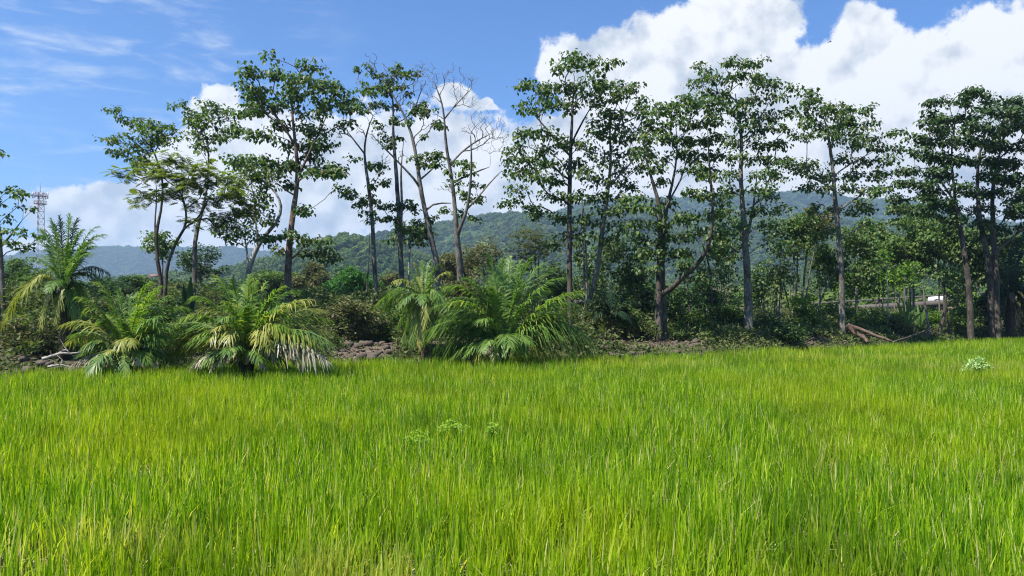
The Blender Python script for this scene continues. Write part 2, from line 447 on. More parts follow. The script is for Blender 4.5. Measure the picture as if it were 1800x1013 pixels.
# hills: ranges given as crest row against photo column at a depth of so many metres
RANGES = [
    (300, 130, [(-900, 500), (0, 505), (150, 505), (300, 495), (420, 488), (520, 478), (600, 470), (700, 480), (850, 490), (1000, 505), (1200, 512), (1400, 512), (1600, 500), (1800, 490), (2700, 480)]),
    (560, 230, [(-900, 470), (0, 500), (200, 492), (300, 482), (400, 470), (480, 452), (540, 432), (600, 412), (650, 420), (720, 438), (800, 450), (1000, 475), (1200, 490), (1400, 480), (1500, 440), (1600, 404), (1700, 398), (1800, 415), (2700, 430)]),
    (1150, 520, [(-900, 520), (400, 505), (500, 480), (560, 450), (620, 425), (680, 410), (760, 394), (830, 378), (900, 373), (1000, 378), (1100, 372), (1200, 380), (1350, 385), (1450, 388), (1550, 396), (1650, 392), (1750, 400), (1900, 410), (2700, 420)]),
    (1900, 600, [(-900, 520), (700, 470), (900, 395), (1000, 366), (1100, 352), (1200, 345), (1300, 341), (1400, 336), (1450, 340), (1500, 349), (1600, 357), (1700, 384), (1800, 392), (1900, 400), (2700, 420)]),
    (2700, 700, [(-900, 430), (-300, 445), (0, 456), (100, 441), (180, 434), (260, 437), (330, 441), (400, 437), (450, 444), (520, 452), (600, 458), (700, 460), (900, 470), (2700, 480)]),
]
def hills_z(U, Y):
    px = 900 + U * FPX
    z = 1.0 + np.clip((Y - 110) / 200, 0, 1) * 2.0
    X = U * Y
    for D, w, prof in RANGES:
        p = np.array(prof, float)
        H = (HROW - np.interp(px, p[:, 0], p[:, 1])) / FPX * D + CZ - 6.0
        H = H + (fbm(X, Y * 0 + D, D * .05, 3) - .45) * D * .012
        t = (Y - D) / w
        f = np.where(t < 0, np.clip(1 + t, 0, 1), np.clip(1 - t * .8, 0, 1))
        f = f * f * (3 - 2 * f)
        k = (fbm(X + D, Y, w * .35, 4) - .45) * .5 * np.clip(1 - f, 0, 1)
        z = np.maximum(z, H * np.clip(f + k * f * 2.0, 0, 1.0))
    return z
us = np.linspace(-1.35, 1.35, 420); ys = 104 * (3450 / 104) ** (np.linspace(0, 1, 300))
UU, HY = np.meshgrid(us, ys)
HZ = hills_z(UU, HY)
HZ[0, :] = 0.3
tag(grid_obj('hills', UU * HY, HY, HZ, M['hill']), kind='structure')

# ------------------------------------------------------------ leaves
def leaf_geo(pos, d, n, L, Wd, fold=.14, curl=.18):
    """folded heart-ish leaves: two quads each"""
    d = unit(d); s = unit(np.cross(d, n)); n = np.cross(s, d)
    L = np.asarray(L)[:, None]; Wd = np.asarray(Wd)[:, None]
    b0 = pos
    l1 = pos + d * .22 * L + s * .5 * Wd + n * fold * Wd
    r1 = pos + d * .22 * L - s * .5 * Wd + n * fold * Wd
    l2 = pos + d * .66 * L + s * .36 * Wd + n * (fold * .7 * Wd - curl * .4 * L)
    r2 = pos + d * .66 * L - s * .36 * Wd + n * (fold * .7 * Wd - curl * .4 * L)
    tp = pos + d * L - n * curl * L
    V = np.stack([b0, l1, l2, tp, r2, r1], 1).reshape(-1, 3)
    k = np.arange(len(pos))[:, None] * 6
    Q = np.concatenate([k + np.array([0, 1, 2, 3]), k + np.array([0, 3, 4, 5])])
    return V, Q

def strip_leaf(pos, d, w, L, W0, droop=.0):
    """narrow leaflets, two quads each along direction d with half width vector w"""
    L = np.asarray(L)[:, None]; W0 = np.asarray(W0)[:, None]
    g = np.array([0, 0, -1.0])
    droop = np.asarray(droop) * np.ones(len(pos)); droop = droop[:, None]
    mid = pos + d * L * .5 + g * droop * L * .15
    tip = pos + d * L + g * droop * L * .62
    V = np.stack([pos + w * W0 * .4, pos - w * W0 * .4, mid - w * W0 * .5, mid + w * W0 * .5, tip - w * W0 * .08, tip + w * W0 * .08], 1).reshape(-1, 3)
    k = np.arange(len(pos))[:, None] * 6
    Q = np.concatenate([k + np.array([0, 1, 2, 3]), k + np.array([3, 2, 4, 5])])
    return V, Q

def cluster_leaves(C, rng, mode, leaf, per, spread):
    n = len(C) * per
    c = np.repeat(C, per, 0)
    off = rng.normal(size=(n, 3)); off = unit(off) * (rng.random((n, 1)) ** .5) * spread; off[:, 2] *= .6
    pos = c + off
    a = rng.random(n) * 2 * np.pi
    h = np.stack([np.cos(a), np.sin(a), np.zeros(n)], -1)
    out = unit(off * np.array([1, 1, .3]) + h * .15)
    if mode == 'broad':
        d = unit(out * .75 + h * .35 + np.array([0, 0, -1.]) * (.35 + .75 * rng.random((n, 1))))
        nn = unit(out * .6 + np.array([0, 0, 1.]) + rng.normal(size=(n, 3)) * .3)
        L = leaf * (.5 + .65 * rng.random(n) ** 1.2)
        return leaf_geo(pos, d, nn, L, L * (.62 + .3 * rng.random(n)))
    if mode == 'small':
        d = unit(out + rng.normal(size=(n, 3)) * .5 + np.array([0, 0, .1]))
        nn = unit(np.array([0, 0, 1.]) + rng.normal(size=(n, 3)) * .55)
        L = leaf * (.6 + .7 * rng.random(n))
        return leaf_geo(pos, d, nn, L, L * .5)
    if mode == 'wild':
        d = unit(out * .6 + rng.normal(size=(n, 3)) * .6)
        nn = unit(rng.normal(size=(n, 3)) + np.array([0, 0, .35]))
        L = leaf * (.45 + .9 * rng.random(n))
        return leaf_geo(pos, d, nn, L, L * (.3 + .3 * rng.random(n)))
    if mode == 'feather':
        # compound leaves: a short flat spray of leaflets either side of a midrib
        K = 5
        d = unit(out + h * .5 + np.array([0, 0, -.15]) + rng.normal(size=(n, 3)) * .12)
        nn = unit(np.array([0, 0, 1.]) + rng.normal(size=(n, 3)) * .2)
        s = unit(np.cross(d, nn))
        L = leaf * (.8 + .5 * rng.random(n))
        ps, ds, ws, Ls = [], [], [], []
        for k in range(K):
            t = (k + .7) / K
            for sg in (-1, 1):
                ps.append(pos + d * (t * L)[:, None] + np.array([0, 0, -1.]) * (t * t * L * .2)[:, None])
                ds.append(unit(s * sg + d * .5 + np.array([0, 0, -.12])))
                ws.append(d); Ls.append(L * (.42 * math.sin(math.pi * (.15 + .75 * t))))
        ps = np.concatenate(ps); ds = np.concatenate(ds); ws = np.concatenate(ws); Ls = np.concatenate(Ls)
        V, Q = strip_leaf(ps, ds, ws, Ls, Ls * .55)
        return V, Q

# ------------------------------------------------------------ tree generator
def grow(nodes, parent, rad, plen, A, rng, step=.35, rise=.45):
    order = np.argsort([np.min(np.linalg.norm(np.array(nodes) - a, axis=1)) for a in A])
    for ai in order:
        a = A[ai]
        N = np.array(nodes)
        dv = a - N
        dist = np.linalg.norm(dv, axis=1); hd = np.linalg.norm(dv[:, :2], axis=1)
        cost = dist + 1.6 * np.maximum(0, N[:, 2] - (a[2] - rise * hd)) + .08 * np.array(plen)
        i = int(np.argmin(cost))
        p0 = N[i]; L = dist[i]
        if L < .08: continue
        par = N[parent[i]] if parent[i] >= 0 else p0 - np.array([0, 0, 1.])
        tdir = unit(p0 - par)
        c1 = p0 + (tdir * .22 + unit(dv[i]) * .2 + np.array([0, 0, .03])) * L
        k = max(2, int(L / step))
        last = i
        for q in range(1, k + 1):
            t = q / k
            p = (1 - t) ** 2 * p0 + 2 * t * (1 - t) * c1 + t * t * a
            if q < k: p = p + rng.normal(size=3) * .022 * min(1, L)
            nodes.append(p); parent.append(last); rad.append(0.0)
            plen.append(plen[last] + L / k); last = len(nodes) - 1

def make_tree(kind, label, cat, D, trunks, pads, leafm, bark='bark_grey', leaf=.23, mode='broad', dens=1.0, group=None,
              per=12, spread=.36, thick=.5, seed=0, bare=(), clus=(13, 9), part_names=('trunk', 'crown'), tipr=.010, lean=0.0, zbase=None, flat=1.0):
    rng = np.random.default_rng(seed + 1000)
    s = D / FPX
    nodes, parent, rad, plen = [], [], [], []
    base = None
    for ti, tr in enumerate(trunks):
        pts = [P(q[0], q[1], D) for q in tr]
        wid = [q[2] * s / 2 * (.78 if q[2] > 3 else .9) for q in tr]; wid[-1] *= .5
        dd = (q3 := (tr[0][3] if len(tr[0]) > 3 else 0.0))
        if ti == 0 or dd == 'root':
            pts[0][2] = (gz(pts[0][0], D) - .15) if zbase is None else zbase
        if base is None: base = pts[0].copy()
        pts = np.array(pts); wid = np.array(wid)
        seg = np.r_[0, np.cumsum(np.linalg.norm(np.diff(pts, axis=0), axis=1))]
        nn = max(3, int(seg[-1] / .35))
        tt = np.linspace(0, seg[-1], nn)
        # smooth resample
        R = np.stack([np.interp(tt, seg, pts[:, c]) for c in range(3)], -1)
        for _ in range(3): R[1:-1] = (R[:-2] + 2 * R[1:-1] + R[2:]) / 4
        W = np.interp(tt, seg, wid)
        wob = np.cumsum(rng.normal(size=nn)) * .03; R[:, 1] += wob - wob[0]
        if ti > 0 and dd != 'root':
            N = np.array(nodes); i = int(np.argmin(np.linalg.norm(N - R[0], axis=1)))
            R[:, 1] += (N[i][1] - R[0, 1]); drift = rng.choice([-1, 1]) * (.15 + .25 * rng.random())
            R[:, 1] += drift * np.linspace(0, 1, nn) * seg[-1]
            last = i; st = 1
        else:
            last = -1; st = 0
            if ti > 0: R[:, 1] += rng.normal() * .25
        for k in range(st, nn):
            nodes.append(R[k]); parent.append(last); rad.append(W[k]); plen.append(plen[last] + .35 if last >= 0 else 0.)
            last = len(nodes) - 1
    ntr = len(nodes)
    xs = [p[0] for p in pads] or [trunks[0][-1][0]]
    cr = max(.5, (max(xs) - min(xs)) * s * .5 * thick)
    def attract(pl, kk):
        A = []
        for p in pl:
            px, row, rx, ry = p[:4]
            off = np.clip(rng.normal() * cr * .6, -cr, cr) * flat
            n = max(1, int(round(kk * (2.8 if kind == 'tree' else 2.3) * math.pi * rx * ry / (clus[0] * clus[1]))))
            for _ in range(n):
                v = unit(rng.normal(size=3)) * rng.random() ** .4
                A.append(P(px, row, D) + np.array([v[0] * rx * s * 1.35, off + v[1] * rx * s * 1.2, v[2] * ry * s * 1.3]))
        return np.array(A) if A else np.zeros((0, 3))
    A = attract(pads, dens); Ab = attract(bare, 2.2)
    allA = np.vstack([A, Ab]) if len(Ab) else A
    if len(allA): grow(nodes, parent, rad, plen, allA, rng)
    N = np.array(nodes); n = len(N)
    # pipe-model thickness for grown limbs
    r = np.zeros(n); acc = np.zeros(n)
    for i in range(n - 1, -1, -1):
        if i >= ntr:
            v = max(acc[i], tipr ** 2.3); r[i] = v ** (1 / 2.3)
        else: r[i] = rad[i]
        if parent[i] >= ntr or (i >= ntr and parent[i] >= 0): acc[parent[i]] += r[i] ** 2.3
    for i in range(ntr, n):
        p = parent[i]
        r[i] = min(r[i], r[p] * (.75 if p < ntr else 1.0))
    kids = [[] for _ in range(n)]
    for i in range(n):
        if parent[i] >= 0: kids[parent[i]].append(i)
    mb = MB(); starts = [i for i in range(n) if parent[i] < 0]
    stack = [(i, -1) for i in starts]
    while stack:
        i, pr = stack.pop()
        ch = [pr, i] if pr >= 0 else [i]
        rr = [min(r[pr], r[i] * 1.15), r[i]] if pr >= 0 else [r[i]]
        cur = i
        while kids[cur]:
            nx = max(kids[cur], key=lambda q: (q < ntr and cur < ntr, r[q]))
            for q in kids[cur]:
                if q != nx: stack.append((q, cur))
            ch.append(nx); rr.append(r[nx]); cur = nx
        if len(ch) > 1:
            rmax = max(rr)
            mb.tube(N[ch], rr, 12 if rmax > .08 else (6 if rmax > .025 else 4), .16 if rmax > .05 else .0, rng)
    root = empty(kind, base, label, cat, group)
    mb.build(part_names[0], M[bark], root, base, smooth=True)
    if len(A):
        V, Q = cluster_leaves(A, rng, mode, leaf, per, spread)
        mesh_obj(part_names[1], V, Q, M[leafm], root, base)
    return root

TALL = 'tall slender trees lined up behind the rice field'
def pads_at(L, rx=22, ry=11):
    return [(p[0], p[1], p[2] if len(p) > 2 else rx, p[3] if len(p) > 3 else ry) for p in L]

# ---- the row of tall trees, left to right
make_tree('tree', 'grey-trunked tree cut off by the left edge, its branches above the roof corner', 'tree', 27,
    [[(8, 0, 11), (8, 520, 10), (5, 460, 9), (0, 405, 8), (-12, 350, 7), (-30, 290, 5)], [(3, 440, 6), (18, 395, 4), (35, 385, 2)]],
    pads_at([(20, 335, 22, 10), (45, 348, 16, 8), (5, 352, 12, 8), (30, 362, 14, 7), (38, 410, 20, 9), (18, 428, 18, 9), (50, 432, 16, 8), (62, 415, 12, 7), (-30, 300, 30, 14), (-60, 330, 30, 14), (-20, 270, 25, 12), (-70, 380, 25, 12), (8, 382, 10, 5)]),
    'leaf_mid', 'bark_grey', leaf=.16, seed=1, spread=.22, dens=.45)
make_tree('tree', 'dark-stemmed tree with flat leafy sprays, left-most full crown against the sky', 'tree', 33,
    [[(285, 0, 9), (284, 500, 9), (276, 450, 8), (275, 410, 7), (287, 368, 5), (290, 330, 4), (284, 290, 4), (272, 260, 3), (250, 238, 2)], [(276, 430, 5), (262, 380, 3), (268, 345, 2.5), (258, 310, 2)]],
    pads_at([(210, 198, 14, 7), (230, 212, 18, 8), (262, 222, 22, 10), (293, 228, 22, 12), (198, 243, 18, 6), (222, 248, 22, 8), (212, 268, 18, 8), (240, 262, 20, 9), (275, 252, 22, 11), (306, 252, 14, 9), (240, 282, 16, 8), (262, 290, 20, 9), (268, 412, 10, 5), (285, 236, 15, 9)], 20, 9),
    'leaf_mid', 'bark_dark', leaf=.17, seed=2, group=TALL, per=10, spread=.24)
make_tree('tree', 'feathery olive-green tree leaning left from a forked dark stem, below the left-most crown', 'tree', 31,
    [[(291, 0, 9), (290, 500, 8), (294, 450, 7), (316, 414, 6), (331, 391, 5), (326, 360, 4), (313, 330, 3), (300, 300, 2)]],
    pads_at([(262, 290), (300, 278), (335, 288), (245, 312), (285, 308), (322, 312), (360, 305), (262, 335, 20, 8), (300, 335), (340, 330), (378, 325), (405, 318), (250, 352, 15, 6), (290, 352, 18, 7), (350, 355), (395, 345), (425, 338, 20, 9), (372, 372, 20, 8), (410, 368, 20, 8), (440, 358, 16, 8), (345, 392, 16, 7), (385, 395, 20, 8), (355, 378, 14, 7)], 26, 9),
    'leaf_feather', 'bark_dark', leaf=.34, mode='feather', seed=3, per=7, spread=.30, dens=.55)
make_tree('tree', 'grey-stemmed tree whose small crown rises just left of the widest crown', 'tree', 35,
    [[(342, 0, 11), (341, 500, 11), (341, 440, 10), (344, 405, 9), (354, 375, 7), (363, 330, 5), (367, 285, 4), (364, 245, 3), (352, 215, 2)]],
    pads_at([(318, 188, 14, 7), (332, 200, 18, 9), (352, 195, 16, 8), (375, 190, 20, 9), (398, 198, 20, 9), (330, 220, 22, 9), (362, 215, 22, 9), (392, 220, 22, 9), (415, 228, 18, 8), (345, 240, 20, 8), (375, 240, 18, 8), (400, 246, 18, 7), (350, 255, 16, 6), (372, 268, 14, 6), (438, 238, 12, 7)], 20, 9),
    'leaf_mid', 'bark_grey', leaf=.17, seed=4, group=TALL, per=10, spread=.26)
make_tree('tree', 'low crooked tree with pale snaking stem, left of the red-barked trunk', 'tree', 34,
    [[(430, 0, 13), (432, 500, 12), (442, 455, 11), (455, 428, 9), (478, 405, 8), (496, 380, 7), (500, 358, 6), (488, 338, 5), (472, 325, 4), (455, 310, 2.5)], [(455, 428, 6), (451, 392, 4), (456, 352, 3), (448, 318, 2)], [(436, 470, 6), (430, 430, 4), (418, 405, 3)]],
    pads_at([(425, 290, 20, 9), (455, 285, 22, 9), (478, 298, 18, 8), (440, 312), (470, 325, 18, 8), (415, 318), (405, 342, 18, 8), (440, 345), (468, 358, 16, 8), (418, 372), (448, 378), (398, 395), (428, 402), (405, 418, 16, 7), (470, 388, 14, 6), (385, 408, 14, 7), (445, 420, 12, 6)], 22, 9),
    'leaf_mid', 'bark_pale', leaf=.19, seed=5, per=9)
make_tree('tree', 'tall tree with reddish-brown trunk and the widest leafy crown of the left group', 'tree', 33,
    [[(505, 0, 17), (506, 480, 15), (507, 440, 14), (513, 385, 12), (520, 340, 10), (524, 300, 9), (519, 250, 7), (514, 205, 5), (512, 160, 3)],
     [(524, 310, 6), (545, 270, 5), (562, 240, 4), (578, 210, 3)], [(519, 255, 5), (500, 222, 4), (478, 195, 3)], [(509, 462, 6), (520, 448, 5), (535, 436, 3)], [(522, 350, 5), (505, 335, 3), (488, 322, 2)]],
    pads_at([(425, 142, 18, 9), (448, 130, 18, 9), (478, 128, 20, 9), (494, 114, 10, 6), (520, 132, 20, 9), (553, 125, 18, 8), (572, 140, 20, 9), (430, 162, 22, 9), (462, 160, 22, 9), (500, 155, 22, 9), (535, 158, 24, 10), (568, 165, 22, 9), (597, 160, 20, 9), (438, 185, 20, 8), (475, 185, 20, 9), (512, 182, 20, 9), (548, 190, 24, 10), (585, 188, 22, 9), (612, 185, 16, 9), (450, 208, 20, 8), (490, 212, 20, 8), (530, 218, 20, 8), (560, 228, 20, 8), (600, 215, 14, 8), (465, 240, 20, 7), (500, 250, 18, 7), (535, 250, 24, 10), (570, 252, 16, 8), (545, 268, 20, 8), (430, 290, 22, 8), (458, 282, 22, 8), (490, 286, 22, 8), (520, 290, 20, 8), (552, 292, 20, 8), (585, 298, 22, 8), (606, 312, 14, 8), (440, 306, 18, 7), (480, 308, 18, 7), (560, 308, 18, 7), (600, 332, 14, 6), (520, 362, 12, 6), (540, 370, 9, 6), (505, 322, 12, 6)], 22, 9) +
    pads_at([(492, 425, 18, 8), (520, 415, 16, 7), (545, 422, 20, 8), (565, 440, 22, 8), (540, 445, 18, 7), (578, 452, 14, 7), (482, 438, 12, 6), (580, 425, 8, 5)], 18, 8),
    'leaf_broad', 'bark_red', leaf=.21, seed=6, group=TALL, per=10)
make_tree('tree', 'very thin pale-trunked tree with sparse leaves, next right of the red-barked tree', 'tree', 35,
    [[(665, 0, 11), (663, 540, 11), (659, 480, 10), (656, 420, 9), (651, 360, 8), (645, 310, 7), (639, 270, 5), (643, 235, 4), (656, 205, 3)], [(639, 270, 4), (625, 245, 3), (612, 232, 2)], [(650, 350, 3), (636, 345, 2)]],
    pads_at([(632, 150, 14, 8), (648, 165, 12, 8), (622, 185, 16, 8), (640, 200, 12, 6), (618, 345, 14, 6), (632, 356, 16, 7), (612, 338, 10, 5), (662, 292, 12, 6), (675, 300, 12, 7), (670, 318, 14, 7), (655, 330, 10, 5), (623, 280, 9, 4), (645, 288, 8, 5), (648, 378, 12, 5)], 14, 7),
    'leaf_mid', 'bark_grey', leaf=.18, seed=7, group=TALL, bare=[(600, 240, 10, 8), (625, 222, 12, 8), (660, 190, 12, 12), (640, 180, 10, 10), (675, 275, 10, 8)], spread=.24)
make_tree('tree', 'sparse tall tree with twin grey stems, just right of the thin pale trunk', 'tree', 36,
    [[(708, 0, 12), (707, 500, 12), (703, 400, 10), (699, 330, 9), (695, 270, 7), (692, 225, 5), (694, 185, 4), (688, 150, 2.5)], [(706, 0, 8, 'root'), (706, 420, 7), (708, 350, 6), (706, 300, 4), (712, 250, 2)]],
    pads_at([(645, 122, 12, 6), (660, 135, 14, 6), (680, 145, 14, 7), (704, 115, 9, 5), (700, 130, 14, 7), (724, 128, 14, 7), (690, 162, 16, 8), (668, 158, 14, 7), (712, 158, 14, 7), (662, 182, 14, 7), (685, 185, 12, 6), (728, 182, 12, 6), (668, 222, 12, 6), (690, 215, 14, 6), (672, 238, 14, 6), (700, 248, 12, 6), (680, 260, 12, 5), (668, 362, 16, 7), (690, 366, 16, 6), (718, 362, 16, 8), (665, 386, 18, 6), (695, 385, 14, 5), (728, 370, 10, 7), (655, 345, 14, 6)], 14, 7),
    'leaf_broad', 'bark_grey', leaf=.19, seed=8, group=TALL, spread=.24, bare=[(650, 110, 14, 12), (630, 140, 10, 10), (740, 150, 12, 12), (675, 125, 12, 10)])
make_tree('tree', 'sparse tall tree whose trunk leans left, with a bare limb reaching right', 'tree', 35,
    [[(775, 0, 16), (768, 470, 14), (756, 415, 12), (746, 370, 11), (738, 330, 10), (733, 290, 8), (727, 250, 7), (714, 208, 5), (697, 178, 4), (680, 150, 2.5)],
     [(737, 325, 6), (720, 305, 5), (700, 285, 4), (682, 268, 3), (660, 245, 2)], [(745, 365, 5), (756, 353, 4.5), (772, 352, 4), (792, 355, 3)], [(736, 320, 5), (752, 296, 3), (775, 282, 2)]],
    pads_at([(745, 182, 12, 6), (760, 198, 12, 6), (738, 200, 10, 6), (772, 212, 12, 6), (768, 222, 10, 5), (755, 268, 14, 6), (775, 272, 16, 6), (745, 285, 14, 6), (768, 292, 14, 6), (732, 278, 10, 5), (715, 215, 10, 5), (745, 240, 8, 4), (740, 390, 14, 6), (762, 380, 12, 5), (785, 372, 14, 5), (715, 402, 14, 6), (740, 410, 16, 6), (725, 192, 10, 6)], 14, 6),
    'leaf_broad', 'bark_grey', leaf=.19, seed=9, group=TALL, spread=.24, bare=[(690, 140, 16, 12), (720, 150, 14, 12), (705, 170, 12, 10), (750, 230, 12, 10), (660, 245, 12, 8), (700, 270, 12, 8)])
make_tree('tree', 'nearly leafless tree with bare twiggy top and upswept right fork, right of the leaning trunk', 'tree', 34,
    [[(812, 0, 17), (809, 465, 16), (804, 430, 13), (803, 405, 11), (799, 365, 9), (796, 325, 8), (789, 285, 7), (782, 245, 6), (782, 205, 4), (775, 170, 3), (762, 145, 2)],
     [(804, 412, 8), (818, 385, 7), (825, 362, 6), (829, 325, 5), (832, 290, 4), (830, 250, 3)], [(824, 368, 5), (845, 345, 4), (862, 315, 3), (882, 297, 1.8)], [(797, 320, 5), (822, 305, 4), (845, 296, 3), (860, 290, 1.8)], [(790, 290, 5), (812, 262, 4), (838, 240, 3), (860, 228, 2)], [(782, 205, 3), (805, 180, 2.5), (822, 155, 1.5)]],
    pads_at([(795, 282, 12, 6), (812, 290, 14, 6), (822, 302, 12, 6), (802, 318, 12, 6), (836, 322, 12, 6), (815, 340, 14, 6), (840, 345, 14, 6), (825, 352, 10, 5), (790, 300, 10, 5), (812, 372, 10, 5), (836, 385, 10, 5)], 12, 6),
    'leaf_mid', 'bark_grey', leaf=.18, seed=10, group=TALL, spread=.22, tipr=.006,
    bare=[(745, 118, 18, 14), (770, 140, 16, 14), (795, 135, 16, 14), (822, 140, 16, 14), (810, 165, 18, 12), (828, 178, 14, 12), (850, 222, 20, 14), (872, 212, 18, 10), (860, 240, 20, 10), (880, 232, 14, 8), (845, 200, 14, 10), (755, 165, 14, 10), (840, 255, 16, 10), (885, 250, 12, 8), (870, 265, 12, 8), (780, 330, 14, 10), (820, 225, 14, 10), (740, 200, 10, 10)])
make_tree('tree', 'full-crowned tall tree mid-row, straight dark trunk behind the biggest palm', 'tree', 34,
    [[(1002, 0, 13), (1002, 500, 13), (1001, 440, 12), (1001, 370, 11), (1002, 300, 10), (1004, 250, 8), (1006, 205, 6), (1008, 170, 4), (1010, 135, 2.5)],
     [(1002, 275, 5), (975, 240, 4), (955, 215, 3), (935, 190, 2)], [(1003, 255, 5), (1025, 210, 4), (1045, 175, 3)], [(1001, 320, 5), (970, 290, 4), (940, 268, 3)]],
    pads_at([(1050, 102, 12, 6), (1032, 110, 16, 7), (1000, 108, 14, 6), (980, 120, 16, 8), (1012, 125, 20, 9), (1045, 128, 18, 8), (1070, 118, 14, 7), (1066, 140, 14, 8), (945, 148, 18, 8), (918, 160, 16, 8), (925, 182, 14, 8), (955, 165, 18, 8), (985, 150, 20, 8), (1018, 150, 20, 8), (1048, 155, 18, 8), (970, 185, 20, 9), (1002, 178, 20, 9), (1035, 180, 18, 8), (940, 205, 14, 7), (1058, 178, 12, 7), (938, 232, 16, 6), (912, 240, 16, 7), (960, 242, 20, 8), (905, 262, 18, 7), (895, 276, 14, 8), (930, 270, 20, 8), (960, 262, 20, 8), (992, 252, 20, 8), (1022, 250, 18, 8), (925, 295, 18, 8), (902, 302, 14, 8), (955, 292, 20, 8), (990, 285, 18, 8), (1020, 285, 18, 8), (945, 318, 20, 8), (912, 335, 16, 7), (975, 315, 20, 8), (1015, 312, 18, 8), (898, 358, 16, 7), (930, 362, 18, 7), (962, 345, 18, 8), (990, 350, 16, 7), (1025, 345, 16, 7), (950, 372, 16, 6), (985, 380, 16, 7), (1020, 385, 16, 8), (1000, 410, 16, 7), (1035, 415, 16, 7), (975, 425, 14, 7)], 20, 8),
    'leaf_broad', 'bark_dark', leaf=.20, seed=11, group=TALL, per=10, dens=1.05)
make_tree('tree', 'tall tree with right-leaning slanting lower trunk, directly right of the middle full-crowned tree', 'tree', 35,
    [[(1018, 0, 13), (1022, 560, 12), (1038, 520, 11), (1051, 468, 11), (1059, 400, 10), (1068, 340, 8), (1073, 290, 7), (1072, 240, 5), (1070, 195, 3)],
     [(1070, 330, 5), (1095, 300, 4), (1118, 278, 3)], [(1072, 250, 4), (1090, 215, 3), (1105, 180, 2)], [(1030, 540, 5), (1033, 480, 4), (1030, 420, 3), (1028, 360, 2)]],
    pads_at([(1092, 140, 14, 7), (1114, 145, 14, 7), (1104, 160, 16, 8), (1082, 170, 16, 8), (1120, 178, 12, 7), (1062, 195, 16, 7), (1088, 198, 18, 8), (1115, 200, 16, 8), (1132, 192, 10, 6), (1052, 215, 16, 7), (1078, 220, 18, 8), (1108, 222, 18, 8), (1134, 218, 12, 7), (1045, 238, 16, 7), (1068, 245, 18, 8), (1100, 245, 18, 8), (1130, 245, 14, 8), (1050, 265, 16, 7), (1080, 270, 18, 8), (1112, 270, 16, 8), (1060, 290, 16, 8), (1092, 295, 18, 8), (1120, 298, 14, 7), (1048, 315, 16, 8), (1078, 318, 18, 8), (1106, 325, 16, 7), (1050, 345, 18, 7), (1085, 345, 18, 7), (1060, 368, 18, 8), (1092, 372, 16, 7), (1045, 392, 16, 7), (1085, 398, 16, 8), (1070, 420, 14, 8)], 18, 8),
    'leaf_broad', 'bark_grey', leaf=.20, seed=12, group=TALL, per=10, dens=1.05)
make_tree('tree', 'heavy dark double-trunked tree with a thick limb forking right near the ground', 'tree', 33.5,
    [[(1158, 0, 20), (1158, 560, 17), (1160, 500, 15), (1161, 440, 13), (1160, 390, 11), (1158, 355, 9), (1148, 330, 7), (1140, 295, 5), (1128, 262, 3)],
     [(1170, 0, 17, 'root'), (1168, 540, 15), (1166, 470, 12), (1168, 420, 10), (1172, 370, 8), (1185, 320, 6), (1192, 270, 4), (1190, 225, 2.5)],
     [(1168, 520, 12), (1185, 500, 12), (1205, 482, 11), (1228, 463, 10), (1240, 435, 8), (1244, 395, 6), (1240, 350, 5), (1232, 300, 4), (1225, 240, 2.5)],
     [(1160, 385, 6), (1178, 350, 5), (1205, 310, 4), (1215, 270, 3)]],
    pads_at([(1150, 200, 14, 7), (1168, 188, 16, 7), (1200, 175, 16, 7), (1222, 172, 16, 7), (1185, 198, 18, 8), (1215, 195, 18, 8), (1245, 190, 16, 8), (1155, 220, 18, 8), (1188, 220, 18, 8), (1220, 220, 18, 8), (1252, 212, 16, 8), (1140, 245, 18, 8), (1172, 245, 18, 8), (1205, 245, 18, 8), (1238, 245, 18, 8), (1265, 235, 14, 8), (1128, 270, 16, 8), (1160, 272, 16, 8), (1196, 270, 18, 8), (1230, 272, 18, 8), (1262, 268, 16, 8), (1145, 298, 16, 7), (1215, 298, 18, 8), (1250, 295, 18, 8), (1165, 318, 14, 6), (1235, 320, 16, 7)], 18, 8) +
    pads_at([(1125, 345, 16, 7), (1108, 362, 16, 7), (1140, 370, 18, 8), (1180, 350, 16, 7), (1208, 345, 18, 8), (1240, 345, 16, 8), (1270, 350, 14, 8), (1115, 392, 18, 8), (1150, 398, 18, 8), (1190, 385, 18, 8), (1220, 380, 18, 8), (1252, 380, 16, 8), (1120, 418, 18, 8), (1155, 425, 18, 8), (1192, 415, 18, 8), (1225, 410, 18, 8), (1262, 412, 16, 8), (1140, 448, 16, 8), (1180, 445, 18, 8), (1212, 440, 16, 8), (1255, 440, 16, 8), (1130, 472, 16, 7), (1190, 470, 16, 8), (1222, 495, 14, 8)], 18, 8),
    'leaf_broad', 'bark_dark', leaf=.20, seed=13, group=TALL, per=10, dens=1.2)
